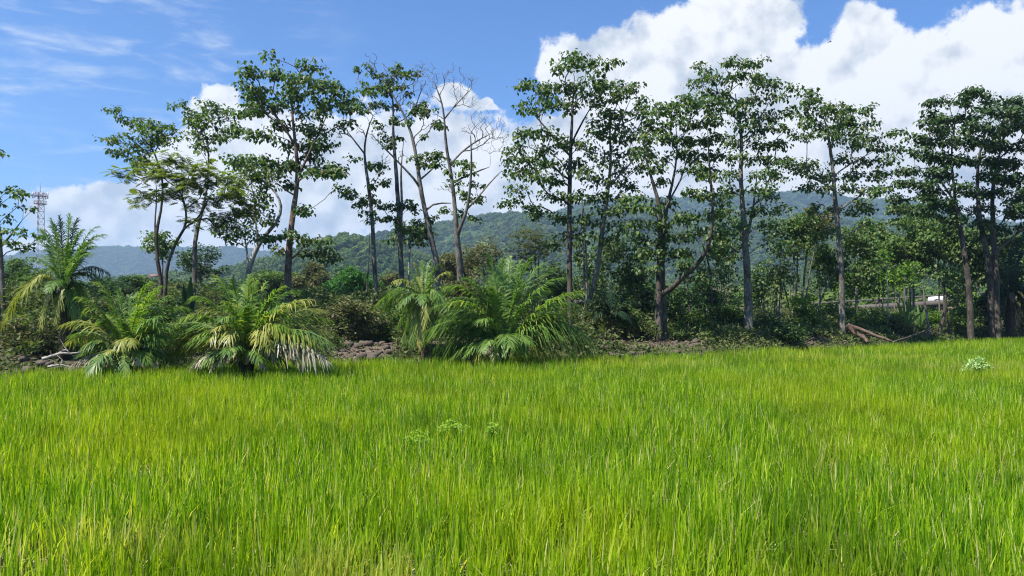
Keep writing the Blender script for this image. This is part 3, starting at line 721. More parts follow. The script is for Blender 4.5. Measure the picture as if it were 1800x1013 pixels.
make_tree('tree', 'tallest tree right of centre with straight furrowed pale-and-dark trunk', 'tree', 36,
    [[(1315, 0, 20), (1315, 540, 19), (1314, 500, 17), (1311, 440, 15), (1308, 390, 12), (1303, 340, 10), (1301, 295, 9), (1304, 245, 7), (1300, 205, 5), (1292, 165, 3)],
     [(1312, 425, 8), (1325, 385, 6), (1338, 335, 4), (1345, 290, 3)], [(1302, 250, 4), (1330, 215, 3), (1345, 185, 2)], [(1300, 215, 4), (1272, 180, 3), (1250, 150, 2)]],
    pads_at([(1232, 112, 10, 6), (1252, 115, 14, 6), (1228, 135, 10, 6), (1275, 120, 14, 7), (1300, 125, 16, 7), (1325, 112, 14, 6), (1340, 128, 12, 7), (1245, 145, 18, 8), (1275, 145, 18, 8), (1305, 148, 18, 8), (1335, 150, 16, 7), (1362, 152, 16, 7), (1378, 165, 10, 6), (1240, 168, 14, 7), (1268, 172, 18, 8), (1300, 172, 18, 8), (1332, 174, 18, 8), (1365, 176, 16, 8), (1255, 192, 14, 7), (1290, 198, 18, 8), (1322, 200, 18, 8), (1355, 200, 18, 8), (1380, 198, 10, 7), (1300, 225, 18, 8), (1335, 226, 18, 8), (1365, 226, 16, 8), (1285, 252, 16, 8), (1320, 254, 18, 8), (1355, 254, 18, 8), (1378, 250, 10, 8), (1290, 282, 16, 8), (1328, 282, 18, 8), (1362, 282, 16, 8), (1280, 308, 16, 8), (1330, 310, 18, 8), (1362, 312, 16, 8), (1285, 338, 16, 8), (1325, 340, 18, 8), (1358, 342, 16, 8), (1280, 368, 16, 8), (1335, 370, 18, 8), (1365, 372, 14, 8), (1285, 402, 14, 7), (1345, 400, 16, 8), (1290, 432, 12, 7), (1345, 432, 16, 7), (1275, 455, 12, 6)], 18, 8),
    'leaf_broad', 'bark_grey', leaf=.19, seed=14, group=TALL, per=10, dens=1.25)
make_tree('tree', 'tall tree with pyramid crown stretching right over the hazy hill', 'tree', 38,
    [[(1481, 0, 14), (1480, 530, 13), (1478, 480, 12), (1473, 420, 11), (1469, 370, 10), (1465, 320, 8), (1461, 275, 7), (1455, 235, 5), (1447, 200, 3)],
     [(1469, 375, 5), (1495, 352, 4), (1525, 335, 3)], [(1474, 425, 4), (1505, 405, 3), (1530, 392, 2)], [(1464, 310, 4), (1500, 285, 3), (1540, 265, 2)], [(1466, 335, 4), (1440, 315, 3), (1420, 300, 2)]],
    pads_at([(1408, 172, 12, 6), (1425, 180, 14, 6), (1442, 168, 10, 6), (1465, 182, 16, 7), (1492, 190, 16, 7), (1518, 192, 12, 6), (1415, 195, 16, 7), (1445, 200, 18, 7), (1478, 205, 18, 8), (1508, 210, 16, 7), (1532, 212, 12, 6), (1408, 218, 16, 7), (1440, 222, 18, 7), (1472, 228, 18, 8), (1505, 232, 18, 7), (1400, 245, 16, 6), (1430, 246, 18, 7), (1475, 250, 18, 7), (1510, 255, 16, 7), (1542, 240, 18, 6), (1568, 234, 12, 6), (1555, 256, 16, 6), (1578, 262, 12, 6), (1400, 275, 18, 7), (1432, 282, 16, 7), (1530, 280, 18, 7), (1560, 280, 16, 7), (1495, 275, 16, 7), (1408, 300, 16, 7), (1440, 306, 16, 7), (1480, 305, 16, 7), (1518, 305, 18, 7), (1548, 304, 18, 7), (1572, 300, 10, 6), (1420, 330, 16, 7), (1490, 328, 16, 7), (1450, 335, 12, 6), (1505, 345, 14, 6), (1530, 334, 16, 6), (1556, 327, 14, 5), (1505, 360, 14, 6), (1525, 368, 16, 6), (1548, 360, 14, 5), (1480, 365, 12, 6), (1440, 365, 14, 7), (1495, 395, 12, 6), (1460, 405, 14, 6), (1505, 412, 12, 6)], 18, 7),
    'leaf_broad', 'bark_grey', leaf=.20, seed=15, group=TALL, per=10, dens=1.4)
make_tree('tree', 'dark tall tree with slim nearly black trunk, just left of the two-stemmed one', 'tree', 43,
    [[(1708, 0, 14), (1706, 520, 13), (1700, 470, 12), (1693, 415, 10), (1687, 370, 8), (1680, 330, 6), (1675, 280, 4), (1680, 230, 3), (1690, 195, 2)], [(1690, 390, 5), (1672, 350, 4), (1650, 320, 3), (1625, 300, 2)]],
    pads_at([(1715, 160, 12, 6), (1692, 168, 14, 6), (1662, 174, 14, 5), (1645, 176, 10, 5), (1722, 176, 12, 6), (1684, 184, 16, 7), (1650, 198, 14, 7), (1680, 204, 18, 7), (1710, 204, 16, 8), (1632, 218, 14, 7), (1660, 224, 18, 8), (1692, 228, 18, 8), (1610, 244, 14, 6), (1638, 246, 18, 8), (1670, 250, 18, 8), (1702, 252, 16, 8), (1615, 270, 16, 8), (1645, 275, 18, 8), (1678, 278, 18, 8), (1705, 280, 16, 8), (1608, 298, 14, 6), (1640, 304, 18, 8), (1672, 306, 18, 8), (1592, 322, 14, 7), (1620, 326, 18, 7), (1655, 332, 18, 8), (1688, 330, 18, 8), (1588, 346, 14, 7), (1618, 350, 16, 7), (1650, 358, 16, 8), (1680, 360, 16, 8), (1628, 374, 14, 7), (1662, 384, 16, 7), (1700, 385, 14, 8), (1592, 300, 10, 5)], 18, 8),
    'leaf_dark', 'bark_dark', leaf=.23, seed=16, group=TALL, per=11, dens=2.0)
make_tree('tree', 'tall two-stemmed tree whose dense crown is cut by the right edge', 'tree', 45,
    [[(1742, 0, 15), (1740, 500, 14), (1732, 440, 12), (1720, 400, 10), (1716, 350, 8), (1715, 300, 6), (1722, 250, 4), (1740, 205, 2)],
     [(1752, 0, 13, 'root'), (1748, 460, 12), (1746, 400, 10), (1745, 350, 8), (1750, 300, 6), (1762, 250, 4), (1778, 205, 2)], [(1738, 455, 8), (1762, 425, 6), (1785, 400, 5), (1810, 375, 4), (1830, 340, 2)]],
    pads_at([(1745, 185, 16, 7), (1772, 182, 14, 6), (1792, 186, 12, 6), (1740, 205, 18, 8), (1768, 206, 18, 8), (1798, 208, 16, 8), (1730, 228, 18, 8), (1760, 230, 18, 8), (1792, 230, 18, 8), (1825, 220, 18, 8), (1735, 254, 18, 8), (1765, 256, 18, 8), (1798, 256, 18, 8), (1830, 250, 18, 8), (1725, 282, 18, 8), (1755, 284, 18, 8), (1788, 284, 18, 8), (1820, 284, 18, 8), (1732, 310, 18, 8), (1765, 312, 18, 8), (1798, 312, 18, 8), (1832, 310, 18, 8), (1722, 340, 16, 8), (1752, 340, 18, 8), (1785, 342, 18, 8), (1815, 345, 18, 8), (1730, 368, 16, 8), (1765, 370, 18, 8), (1798, 372, 18, 8), (1780, 398, 18, 8), (1810, 400, 18, 8), (1722, 395, 14, 7), (1850, 330, 20, 10), (1860, 280, 20, 10), (1760, 415, 14, 7), (1795, 425, 16, 7)], 18, 8),
    'leaf_dark', 'bark_dark', leaf=.23, seed=17, group=TALL, per=11, dens=2.1)

# ------------------------------------------------------------ smaller trees, saplings and shrubs behind and between
def blob_pads(px, row, w, h, n, rng, rx, ry):
    out = []
    for _ in range(n):
        a = rng.random() * 2 * math.pi; q = rng.random() ** .5
        out.append((px + math.cos(a) * q * w, row - math.sin(a) * q * h, rx, ry))
    return out
def small_tree(kind, label, cat, D, px, row, w, h, leafm, seed, bark='bark_grey', leaf=.16, mode='small', n=None, per=14, group=None, stems=1, wpx=5, spread=.32, dens=1., basepx=None):
    """px,row: crown centre; w,h: half width and half height in photo pixels at depth D"""
    rng = np.random.default_rng(seed)
    rx, ry = max(7, w * .32), max(5, h * .30)
    n = n or max(8, int(w * h / (rx * ry) * 1.9))
    pads = blob_pads(px, row, w * .82, h * .82, n, rng, rx, ry)
    bx = px if basepx is None else basepx
    tr = [[(bx, 0, wpx), ((bx + px) / 2 + 1, row + h * .9, wpx * .9), (px, row + h * .2, wpx * .6), (px + 2, row - h * .4, wpx * .3)]]
    for k in range(1, stems):
        ox = (k - stems / 2) * w * .35
        tr.append([(bx + ox * .4, 0, wpx * .8, 'root'), (bx + ox * .7, row + h * .8, wpx * .7), (px + ox, row, wpx * .4)])
    sc = 34 / D
    return make_tree(kind, label, cat, D, tr, pads, leafm, bark, leaf=leaf, mode=mode, per=per, group=group, seed=seed, spread=spread,
                     clus=(13 * sc, 10 * sc), dens=dens, thick=.8, tipr=.007)

ST = small_tree
ST('small_tree', 'small olive-yellow tree just left of the middle tall trunk, above the big central palm', 'tree', 39, 940, 425, 48, 52, 'leaf_olive', 31, leaf=.2, mode='feather', per=6, dens=.6, stems=3, wpx=4)
ST('small_tree', 'small broad-leaved tree on a pale forked stem, behind the small coconut palm', 'tree', 40, 722, 408, 42, 24, 'leaf_dark', 32, bark='bark_pale', leaf=.22, mode='broad', per=8, dens=.7, wpx=5, basepx=716)
ST('round_tree', 'dense round bright-green tree left of the thin pale trunk', 'tree', 58, 618, 505, 46, 32, 'leaf_bright', 33, leaf=.22, per=16, dens=1.1, wpx=6)
ST('round_tree', 'dark spreading tree behind the grey trunk at the left edge', 'tree', 52, 40, 485, 46, 30, 'leaf_mid', 34, leaf=.2, per=14, dens=1., wpx=5)
ST('round_tree', 'dark green tree behind the tall coconut palm, right of its trunk', 'tree', 60, 195, 508, 46, 26, 'leaf_dark', 35, leaf=.22, per=15, wpx=5)
ST('round_tree', 'rounded green tree crown behind the left bushy palm', 'tree', 62, 252, 512, 42, 26, 'leaf_mid', 36, leaf=.22, per=15, wpx=5)
ST('small_tree', 'small light-green tree showing between the two dark stems of the left-most tall tree', 'tree', 42, 285, 432, 32, 26, 'leaf_mid', 37, leaf=.2, mode='broad', per=8, dens=.7, wpx=4)
ST('small_tree', 'dark thin-leaved tree behind the grey stem, just right of the forked dark stems', 'tree', 44, 352, 462, 42, 34, 'leaf_dark', 38, leaf=.18, per=9, dens=.8, wpx=4)
ST('round_tree', 'olive tree at the foot of the near hill, right of the red-barked trunk', 'tree', 70, 548, 490, 34, 26, 'leaf_shrub', 39, leaf=.25, per=14, wpx=5)
ST('small_tree', 'pale airy tree behind the leafless tree, above the big central palm', 'tree', 44, 850, 455, 52, 36, 'leaf_shrub', 40, leaf=.17, per=8, dens=.8, stems=3, wpx=3, bark='bark_pale')
ST('small_tree', 'dark leafy tree filling the gap between the slanting trunk and the heavy double trunk', 'tree', 38, 1095, 470, 52, 62, 'leaf_broad', 41, leaf=.19, mode='broad', per=8, dens=.75, stems=3, wpx=5)
ST('small_tree', 'leafy young tree right of the heavy limb, in front of the far hill', 'tree', 39, 1250, 500, 44, 52, 'leaf_broad', 42, leaf=.18, mode='broad', per=8, dens=.65, stems=4, wpx=4)
ST('small_tree', 'bushy low tree around the foot of the heavy double trunk', 'tree', 37, 1195, 535, 42, 38, 'leaf_mid', 43, leaf=.16, mode='broad', per=8, dens=.7, stems=4, wpx=3)
ST('small_tree', 'mid-height tree on thin grey stems between furrowed trunk and pyramid-crowned tree', 'tree', 42, 1395, 412, 52, 42, 'leaf_broad', 44, leaf=.2, mode='broad', per=9, dens=.85, stems=3, wpx=4)
ST('small_tree', 'brownish leafy tree right behind the trunk of the pyramid-crowned tree', 'tree', 43, 1440, 385, 42, 32, 'leaf_brown', 45, leaf=.2, mode='broad', per=8, dens=.8, wpx=5, basepx=1402)
ST('round_tree', 'bright lime-green tree low in front of the bridge parapet', 'tree', 50, 1545, 482, 66, 40, 'leaf_lime', 46, leaf=.2, mode='broad', per=9, dens=.9, stems=3, wpx=3)
ST('round_tree', 'wide mid-green tree above the lime-green one, left of the dark tall trees', 'tree', 56, 1580, 420, 84, 40, 'leaf_mid', 47, leaf=.26, mode='broad', per=10, dens=.9, stems=3, wpx=5)
ST('round_tree', 'mid-green tree whose crown hangs over the white car', 'tree', 54, 1660, 420, 58, 46, 'leaf_mid', 48, leaf=.24, mode='broad', per=10, dens=.9, stems=3, wpx=5)
ST('small_tree', 'yellow-green leafy tree right of the white car', 'tree', 52, 1690, 525, 34, 30, 'leaf_lime', 49, leaf=.2, mode='broad', per=9, dens=.8, stems=3, wpx=3)
ST('round_tree', 'dark tree mass behind the two-stemmed tree at the right edge', 'tree', 58, 1770, 460, 62, 52, 'leaf_broad', 50, leaf=.26, mode='broad', per=10, dens=.9, stems=3, wpx=6)
ST('small_tree', 'thin young tree with a leaning pale stem in front of the parapet', 'tree', 40, 1375, 480, 34, 26, 'leaf_broad', 51, leaf=.18, mode='broad', per=8, dens=.5, stems=3, wpx=3, basepx=1368)
ST('small_tree', 'small tree left of the middle tall trunk, low behind the big central palm', 'tree', 41, 985, 500, 42, 42, 'leaf_mid', 52, leaf=.17, mode='small', per=9, dens=.8, stems=3, wpx=4)
ST('round_tree', 'low grey-green tree beyond the palms, between red-barked trunk and round bright tree', 'tree', 76, 480, 500, 50, 24, 'leaf_mid', 53, leaf=.3, per=14, wpx=5)
ST('round_tree', 'grey-green low tree behind the small coconut palm, left of it', 'tree', 72, 690, 508, 34, 28, 'leaf_shrub', 54, leaf=.25, per=12, wpx=5)
ST('round_tree', 'hazy olive tree behind the foot of the leafless tree', 'tree', 66, 800, 480, 40, 32, 'leaf_shrub', 55, leaf=.25, per=12, wpx=5)
ST('round_tree', 'dark tree far behind the left bushy palm, right of the rounded crown', 'tree', 68, 330, 515, 44, 22, 'leaf_dark', 56, leaf=.25, per=14, wpx=5)

ST('round_tree', 'bushy olive tree low behind the tangled shrubs, left of the needle-thin sapling', 'tree', 36, 590, 540, 34, 30, 'leaf_shrub', 161, leaf=.16, per=12, dens=.9, stems=3, wpx=2)
ST('small_tree', 'leafy green tree between the small coconut palm and the biggest palm, behind both', 'tree', 34, 800, 545, 30, 34, 'leaf_mid', 162, leaf=.15, per=12, dens=.8, stems=3, wpx=2)
ST('small_tree', 'tall thin leafy tree close left of the slim nearly black trunk', 'tree', 46, 1682, 500, 26, 40, 'leaf_broad', 163, leaf=.18, mode='broad', per=9, dens=.5, stems=4, wpx=2.5)
ST('round_tree', 'leafy tree above the white car, against the pale sky gap', 'tree', 60, 1600, 375, 50, 22, 'leaf_broad', 164, leaf=.24, mode='broad', per=10, dens=.6, stems=2, wpx=4)
ST('small_tree', 'dark leafy tree right of the furrowed trunk, low against the green slope', 'tree', 40, 1340, 500, 34, 44, 'leaf_broad', 151, leaf=.18, mode='broad', per=9, dens=.6, stems=3, wpx=3)
ST('small_tree', 'dense dark tree behind the slim dark palm, left of the heavy double trunk', 'tree', 40, 1120, 520, 38, 44, 'leaf_dark', 152, leaf=.17, mode='broad', per=10, dens=.8, stems=3, wpx=4)
ST('small_tree', 'leafy tree filling the low gap between the middle tall trunk and the slanting trunk', 'tree', 41, 1035, 470, 36, 60, 'leaf_broad', 153, leaf=.18, mode='broad', per=9, dens=.55, stems=3, wpx=4)
ST('round_tree', 'leafy tree behind the slim black trunk at the right, above the rubble wall', 'tree', 53, 1715, 450, 40, 70, 'leaf_broad', 154, leaf=.24, mode='broad', per=10, dens=.8, stems=3, wpx=5)
ST('round_tree', 'mid-green tree between the lime-green tree and the white car', 'tree', 57, 1605, 468, 36, 30, 'leaf_mid', 155, leaf=.22, mode='broad', per=10, dens=.9, stems=3, wpx=4)
ST('small_tree', 'slight leafy tree left of the pyramid-crowned tree trunk, above the parapet line', 'tree', 45, 1440, 470, 38, 40, 'leaf_mid', 156, leaf=.2, mode='broad', per=9, dens=.75, stems=3, wpx=3)
ST('small_tree', 'leafy young tree close against the right side of the pyramid-crowned trunk', 'tree', 44, 1505, 450, 34, 56, 'leaf_broad', 157, leaf=.2, mode='broad', per=9, dens=.7, stems=2, wpx=3)
ST('small_tree', 'dense green tree between the heavy limb and the furrowed trunk', 'tree', 42, 1275, 415, 36, 50, 'leaf_broad', 158, leaf=.2, mode='broad', per=9, dens=.55, stems=3, wpx=3)
def SH(label, D, px, row, w, h, leafm, seed, **k):
    a = dict(leaf=.15, per=18, stems=4, wpx=2.2, spread=.28, dens=.9, bark='bark_dark')
    a.update(k)
    rt = ST('shrub', label, 'shrub', D, px, row, w, h, leafm, seed, **a)
    for c in rt.children:
        if c.name.startswith('trunk'): c.name = 'stem'
        if c.name.startswith('crown'): c.name = 'foliage'
    return rt
SH('grey-green leafy shrub filling the bottom left edge of the bank', 24.5, 20, 600, 32, 38, 'leaf_shrub', 61)
SH('dense brownish-green shrub between the left edge shrub and the coconut palm trunk', 24.5, 72, 598, 34, 36, 'leaf_shrub', 62, dens=1.)
SH('green shrub under the drooping left frond of the coconut palm', 26, 48, 572, 34, 24, 'leaf_mid', 63)
SH('small leafy shrub right of the coconut palm trunk', 25, 148, 602, 26, 28, 'leaf_mid', 64)
SH('low dark shrub behind the left bushy palm, beside its right fronds', 28, 285, 560, 34, 32, 'leaf_dark', 65)
SH('tangled olive shrub just right of the yellowing bushy palm', 30, 600, 560, 30, 40, 'leaf_shrub', 66, dens=1.)
SH('pale tangled shrub above the heap of clods', 30.5, 640, 570, 34, 36, 'leaf_shrub', 67, dens=1.)
SH('green shrub at the foot of the thin pale trunk', 31, 680, 575, 26, 32, 'leaf_mid', 68, leaf=.14)
SH('thorny olive shrub on the slope behind the clods, under the thin pale trunk', 31.5, 655, 592, 36, 22, 'leaf_shrub', 90, dens=1.)
SH('dark glossy shrub low between the yellowing palm and the clods', 28.5, 596, 605, 18, 14, 'leaf_mid', 69, leaf=.1)
SH('broad dark green shrub left of the small coconut palm', 33, 700, 545, 30, 30, 'leaf_mid', 70)
SH('dark shrub behind the yellowing bushy palm, left of the round bright tree', 38, 555, 535, 34, 28, 'leaf_dark', 71, leaf=.16)
SH('yellow-green shrub beyond the big central palm, by the slanting trunk', 37, 1045, 560, 30, 26, 'leaf_olive', 72)
SH('shrub at the foot of the dark slender palm', 35, 1098, 560, 30, 28, 'leaf_mid', 73)
SH('leafy shrub right of the heavy double trunk, in its shade', 36, 1215, 568, 34, 20, 'leaf_mid', 74)
SH('leafy shrub left of the furrowed trunk, with pale new leaves', 37, 1275, 555, 30, 28, 'leaf_mid', 75)
SH('green shrub right of the furrowed trunk, before the tan masonry', 38, 1345, 572, 24, 22, 'leaf_dark', 76)
SH('bright-topped shrub in front of the parapet, left of the pyramid-crowned tree', 40, 1408, 545, 34, 28, 'leaf_lime', 77, leaf=.13, dens=.7)
SH('dark shrub at the foot of the pyramid-crowned tree', 39, 1440, 572, 34, 24, 'leaf_mid', 78)
SH('yellow-green creeper-covered shrub on top of the parapet line', 44, 1470, 545, 34, 14, 'leaf_lime', 79, dens=.6)
SH('green shrub above the fallen logs', 42, 1530, 560, 34, 20, 'leaf_mid', 80)
SH('shrub with narrow leaves right of the fallen logs', 42, 1580, 572, 26, 18, 'leaf_shrub', 81)
SH('shrub between the inverted fork stump and the slim black trunk', 45, 1690, 560, 26, 22, 'leaf_mid', 82)
SH('lime shrub behind the broad upright leaves', 48, 1645, 562, 26, 16, 'leaf_lime', 83)
SH('dark shrub at the foot of the two-stemmed tree', 46, 1735, 545, 26, 26, 'leaf_dark', 84)
SH('shadowy shrub on the bank under the tan masonry', 35, 1380, 586, 30, 14, 'leaf_dark', 85)
SH('olive shrub beyond the small coconut palm, right of it', 34, 815, 520, 34, 34, 'leaf_shrub', 86)
SH('tall shrub behind the big central palm, right of its crown', 36, 985, 550, 30, 30, 'leaf_dark', 87)
SH('bright-leaved shrub low between the left bushy palm and the yellowing one', 27, 318, 590, 22, 28, 'leaf_mid', 88)
SH('ragged shrub at the right edge of the photo', 50, 1795, 545, 26, 30, 'leaf_shrub', 89)

# thin stems and saplings
SAP = 'thin saplings and stems in the undergrowth'
def stem(label, D, pts, bark, seed, pads=(), leafm='leaf_broad', leaf=.16):
    return make_tree('sapling', label, 'sapling', D, [pts], pads_at(pads, 12, 7) if pads else [], leafm, bark, leaf=leaf, per=8, seed=seed, group=SAP, spread=.2, tipr=.006)
stem('needle-thin straight leafless sapling left of the thin pale trunk', 34, [(644, 0, 3), (645, 500, 3), (648, 450, 2), (649, 408, 1)], 'bark_dark', 91)
stem('pale dead twisted sapling left of the round bright-green tree foot', 36, [(601, 0, 2.5), (596, 530, 2.5), (595, 512, 2), (604, 492, 1.5)], 'bark_pale', 92)
stem('pale leaning sapling in front of the tan masonry', 40, [(1396, 0, 3.5), (1385, 525, 3), (1375, 480, 2.5), (1372, 440, 2)], 'bark_grey', 93, [(1370, 432), (1385, 445), (1360, 450)])
stem('thin upright sapling just left of the pale leaning one', 40, [(1358, 0, 3), (1362, 520, 3), (1370, 470, 2.5), (1378, 430, 2)], 'bark_grey', 94, [(1350, 420), (1368, 410)])
stem('slim sapling between the parapet and the pyramid-crowned tree, leaning right', 41, [(1413, 0, 3), (1416, 520, 3), (1424, 460, 2.5), (1430, 430, 2)], 'bark_grey', 95, [(1432, 420), (1445, 432)])
stem('dark thin stem right of the heavy double trunk', 36, [(1222, 0, 4), (1212, 540, 4), (1208, 500, 3), (1212, 460, 2)], 'bark_dark', 96, [(1208, 450), (1222, 462), (1198, 470)])
stem('dark curved stem left of the furrowed trunk', 37, [(1258, 0, 5), (1252, 530, 5), (1250, 480, 4), (1240, 440, 3), (1232, 420, 2)], 'bark_dark', 97, [(1250, 440), (1262, 455)])
stem('short pale stump-like stem left of the inverted fork stump', 43, [(1634, 0, 7), (1630, 560, 6), (1625, 535, 5), (1622, 500, 3)], 'bark_grey', 98, [(1618, 492), (1632, 480)])
stem('thin pale upright stem above the fallen logs', 42, [(1560, 0, 2.5), (1560, 540, 2.5), (1559, 500, 2), (1557, 460, 1)], 'bark_pale', 99, [(1552, 462), (1566, 470)])
stem('right-leaning sapling left of the pyramid-crowned tree trunk', 42, [(1430, 0, 4), (1436, 545, 3.5), (1455, 500, 3), (1472, 470, 2)], 'bark_grey', 100)
stem('slim grey sapling behind the slanting trunk', 37, [(1030, 0, 5), (1028, 520, 4.5), (1026, 450, 4), (1024, 390, 3), (1022, 340, 2)], 'bark_grey', 101, [(1015, 400), (1036, 380), (1028, 350)])
make_tree('forked_stump', 'dark dead stump standing on two spread roots like an inverted V', 'stump', 44,
    [[(1650, 0, 9), (1656, 565, 8), (1662, 545, 8), (1661, 515, 7), (1658, 480, 4)], [(1680, 0, 7, 'root'), (1672, 560, 7), (1663, 545, 7)]], pads_at([(1655, 470), (1668, 485), (1645, 490)], 12, 8), 'leaf_broad', 'bark_dark', seed=102, part_names=('trunk', 'foliage'))

# ------------------------------------------------------------ palms
def frond(root, base, origin, tip, arch, mat, rng, L=None, npair=46, name='frond', lw=.030, llen=.24, hang=.55, stalk=.14, label=None):
    """pinnate frond: bezier midrib from the crown to the tip, leaflets in two ranks"""
    base = np.array(base, float); tip = np.array(tip, float)
    span = np.linalg.norm(tip - base)
    dv = tip - base; hor = np.linalg.norm(dv[:2])
    ctrl = base + np.array([dv[0] * .40, dv[1] * .40, max(.78 * dv[2], .30 * hor) + arch * .75])
    n = 26; t = np.linspace(0, 1, n)[:, None]
    mid = (1 - t) ** 2 * base + 2 * t * (1 - t) * ctrl + t * t * tip
    length = np.sum(np.linalg.norm(np.diff(mid, axis=0), axis=1))
    mb = MB(); mb.tube(mid, np.linspace(.026, .004, n) * (length / 2.6), 5)
    tt = stalk + (1 - stalk) * (np.arange(npair) + .5) / npair
    tt = np.repeat(tt, 2); sg = np.tile([-1., 1.], npair)
    tt = np.clip(tt + rng.normal(size=len(tt)) * .006, 0, 1)
    f = tt[:, None]
    pos = (1 - f) ** 2 * base + 2 * f * (1 - f) * ctrl + f * f * tip
    tan = unit(2 * (1 - f) * (ctrl - base) + 2 * f * (tip - ctrl))
    up = np.array([0, 0, 1.])
    S = np.cross(tan, up); sn = np.linalg.norm(S, axis=1, keepdims=True)
    alt = unit(np.cross(tan, np.array([0.3, 1, 0.])))
    S = np.where(sn > .25, S / np.maximum(sn, 1e-6), alt)
    # one consistent side direction for nearly vertical midribs
    S = unit(S + .0001)
    N = np.cross(S, tan)
    q = (tt - stalk) / (1 - stalk)
    prof = np.sin(np.pi * (.14 + .80 * q)) ** .75
    vert0 = np.clip(tan[:, 2], 0, 1)
    LL = length * llen * (1 - .3 * vert0) * prof * (.7 + .5 * rng.random(len(tt)))
    vert = np.clip(tan[:, 2], 0, 1)
    ang = np.radians(62 - 34 * q) * (1 - .12 * vert) + rng.normal(size=len(tt)) * .12
    d = unit(tan * np.cos(ang)[:, None] + S * (sg * np.sin(ang))[:, None] + N * (.10 + .14 * rng.normal(size=len(tt)))[:, None])
    w = unit(np.cross(d, N))
    wid = 1.45 * lw * (.7 + .5 * rng.random(len(tt))) * np.minimum(1, prof + .2)
    dr = hang * (.7 + 1.1 * rng.random(len(tt)))
    V, Q = strip_leaf(pos, d, w, LL, wid, dr)
    mb.add(V, Q)
    o = mb.build(name, M[mat], root, origin)
    if label: o['label'] = label
    return o

def palm(kind, label, D, base_px, crown_row, fr, trunkw=None, seed=0, extra=(0, 1.8, 2.0, 'palm_green'), cat='palm', lean=0, rs=.22, **kw):
    """fr: (tip px, tip row, arch in px, material, label or None)"""
    rng = np.random.default_rng(seed)
    x = (base_px - 900) / FPX * D
    zb = gz(x, D)
    origin = np.array([x, D, zb])
    crown = P(base_px + lean, crown_row, D)
    s = D / FPX
    root = empty(kind, origin, label, cat)
    if trunkw:
        n = 16; t = np.linspace(0, 1, n)[:, None]
        pts = (origin - np.array([0, 0, .1])) * (1 - t) + crown * t + np.array([1, 0, 0]) * np.sin(t * 3) * .06
        r = trunkw * s / 2 * (1.15 - .25 * t[:, 0]) * (1 + .06 * (np.arange(n) % 2))
        mb = MB(); mb.tube(pts, r, 12, .1, rng)
        mb.build('trunk', M['bark_palm'], root, origin, smooth=True)
    else:
        mb = MB()
        for k in range(14):
            a = rng.random() * 6.28; h = .12 + .3 * rng.random()
            p0 = crown + np.array([math.cos(a) * .1, math.sin(a) * .1, -h]); p1 = crown + np.array([math.cos(a) * .22, math.sin(a) * .22, .10])
            mb.tube([p0, (p0 + p1) / 2 + .02, p1], [.07, .06, .03], 6, .15, rng)
        mb.tube([origin - np.array([0, 0, .15]), crown], [.15, .10], 10, .15, rng)
        mb.build('stump', M['bark_palm'], root, origin, smooth=True)
    for f in fr:
        px, row, arch, mat = f[:4]; lb = f[4] if len(f) > 4 else None
        tip0 = P(px, row, D)
        lat = abs(tip0[0] - crown[0])
        dy = f[5] * .62 if len(f) > 5 else (-.5 - .8 * rng.random() if mat == Dr else rng.uniform(-1, 1) * max(.35, lat * .55))
        tip = P(px, row, D + dy)
        b0 = crown + np.array([np.sign(tip[0] - crown[0]) * .05, np.sign(dy) * .05, 0]) + rng.normal(size=3) * .04
        hang = .65 if row < crown_row - 60 else .9
        kk = dict(kw)
        if mat == Dr: kk['llen'] = .20; kk['lw'] = .038
        frond(root, b0, origin, tip, arch * s, mat, rng, label=lb, hang=hang, **kk)
    # every listed frond gets a slightly offset companion in depth, so the clump is full from any side
    for f in ([q for q in fr if q[1] < crown_row - 25] if not trunkw else fr[::2]):
        px, row, arch, mat = f[:4]
        tip = P(px + rng.normal() * 9, min(row + 8 + rng.random() * 22, crown_row + 12), D + rng.choice([-1, 1]) * rng.uniform(.4, 1.5))
        tip = crown + (tip - crown) * rng.uniform(.72, .95)
        frond(root, crown + rng.normal(size=3) * .05, origin, tip, arch * s * .9, mat if mat != Dr else Gn, rng, hang=.7, **kw)
    cnt, rad, hgt, mat = extra
    for k in range(cnt):
        a = k / max(1, cnt) * 6.283 + rng.random() * .5
        rr = rad * (.7 + .5 * rng.random())
        tip = crown + np.array([math.cos(a) * rr, math.sin(a) * rr * 1.0, hgt * (rng.random() * .8 - .35)])
        tip[2] = max(tip[2], gz(tip[0], tip[1]) + .15)
        frond(root, crown, origin, tip, hgt * .35, mat, rng, hang=.6, **kw)
    return root

Gn, Fr, Yl, Dr, Dk = 'palm_green', 'palm_fresh', 'palm_yellow', 'palm_dry', 'palm_dark'
dry = 'dry whitish frond trailing at the foot'; yel = 'yellowing frond'
palm('bush_palm', 'stemless bushy palm with green and yellow fronds, right of the tall coconut palm', 22.6, 222, 638,
     [(106, 573, 62, Yl, yel), (125, 590, 50, Gn), (135, 522, 30, Fr), (172, 497, 25, Fr), (150, 545, 55, Fr), (160, 612, 45, Yl, yel), (122, 646, 22, Dr, dry), (150, 640, 25, Dr, dry),
      (205, 505, 15, Gn), (228, 520, 20, Gn), (262, 497, 20, Fr), (283, 503, 20, Fr), (300, 520, 28, Gn), (332, 542, 55, Fr), (325, 560, 60, Gn), (310, 585, 60, Gn), (290, 598, 55, Gn),
      (212, 612, 60, Yl, yel, -1.9), (232, 606, 52, Yl, yel, -1.6), (250, 640, 30, Dr, dry, -1.2), (275, 643, 25, Dr, dry, -.8), (300, 632, 30, Gn), (140, 615, 60, Gn), (240, 515, 15, Gn), (175, 570, 62, Gn), (270, 550, 60, Gn, None, 1.0)],
     seed=1, extra=(9, 1.5, 1.5, Gn), npair=46)
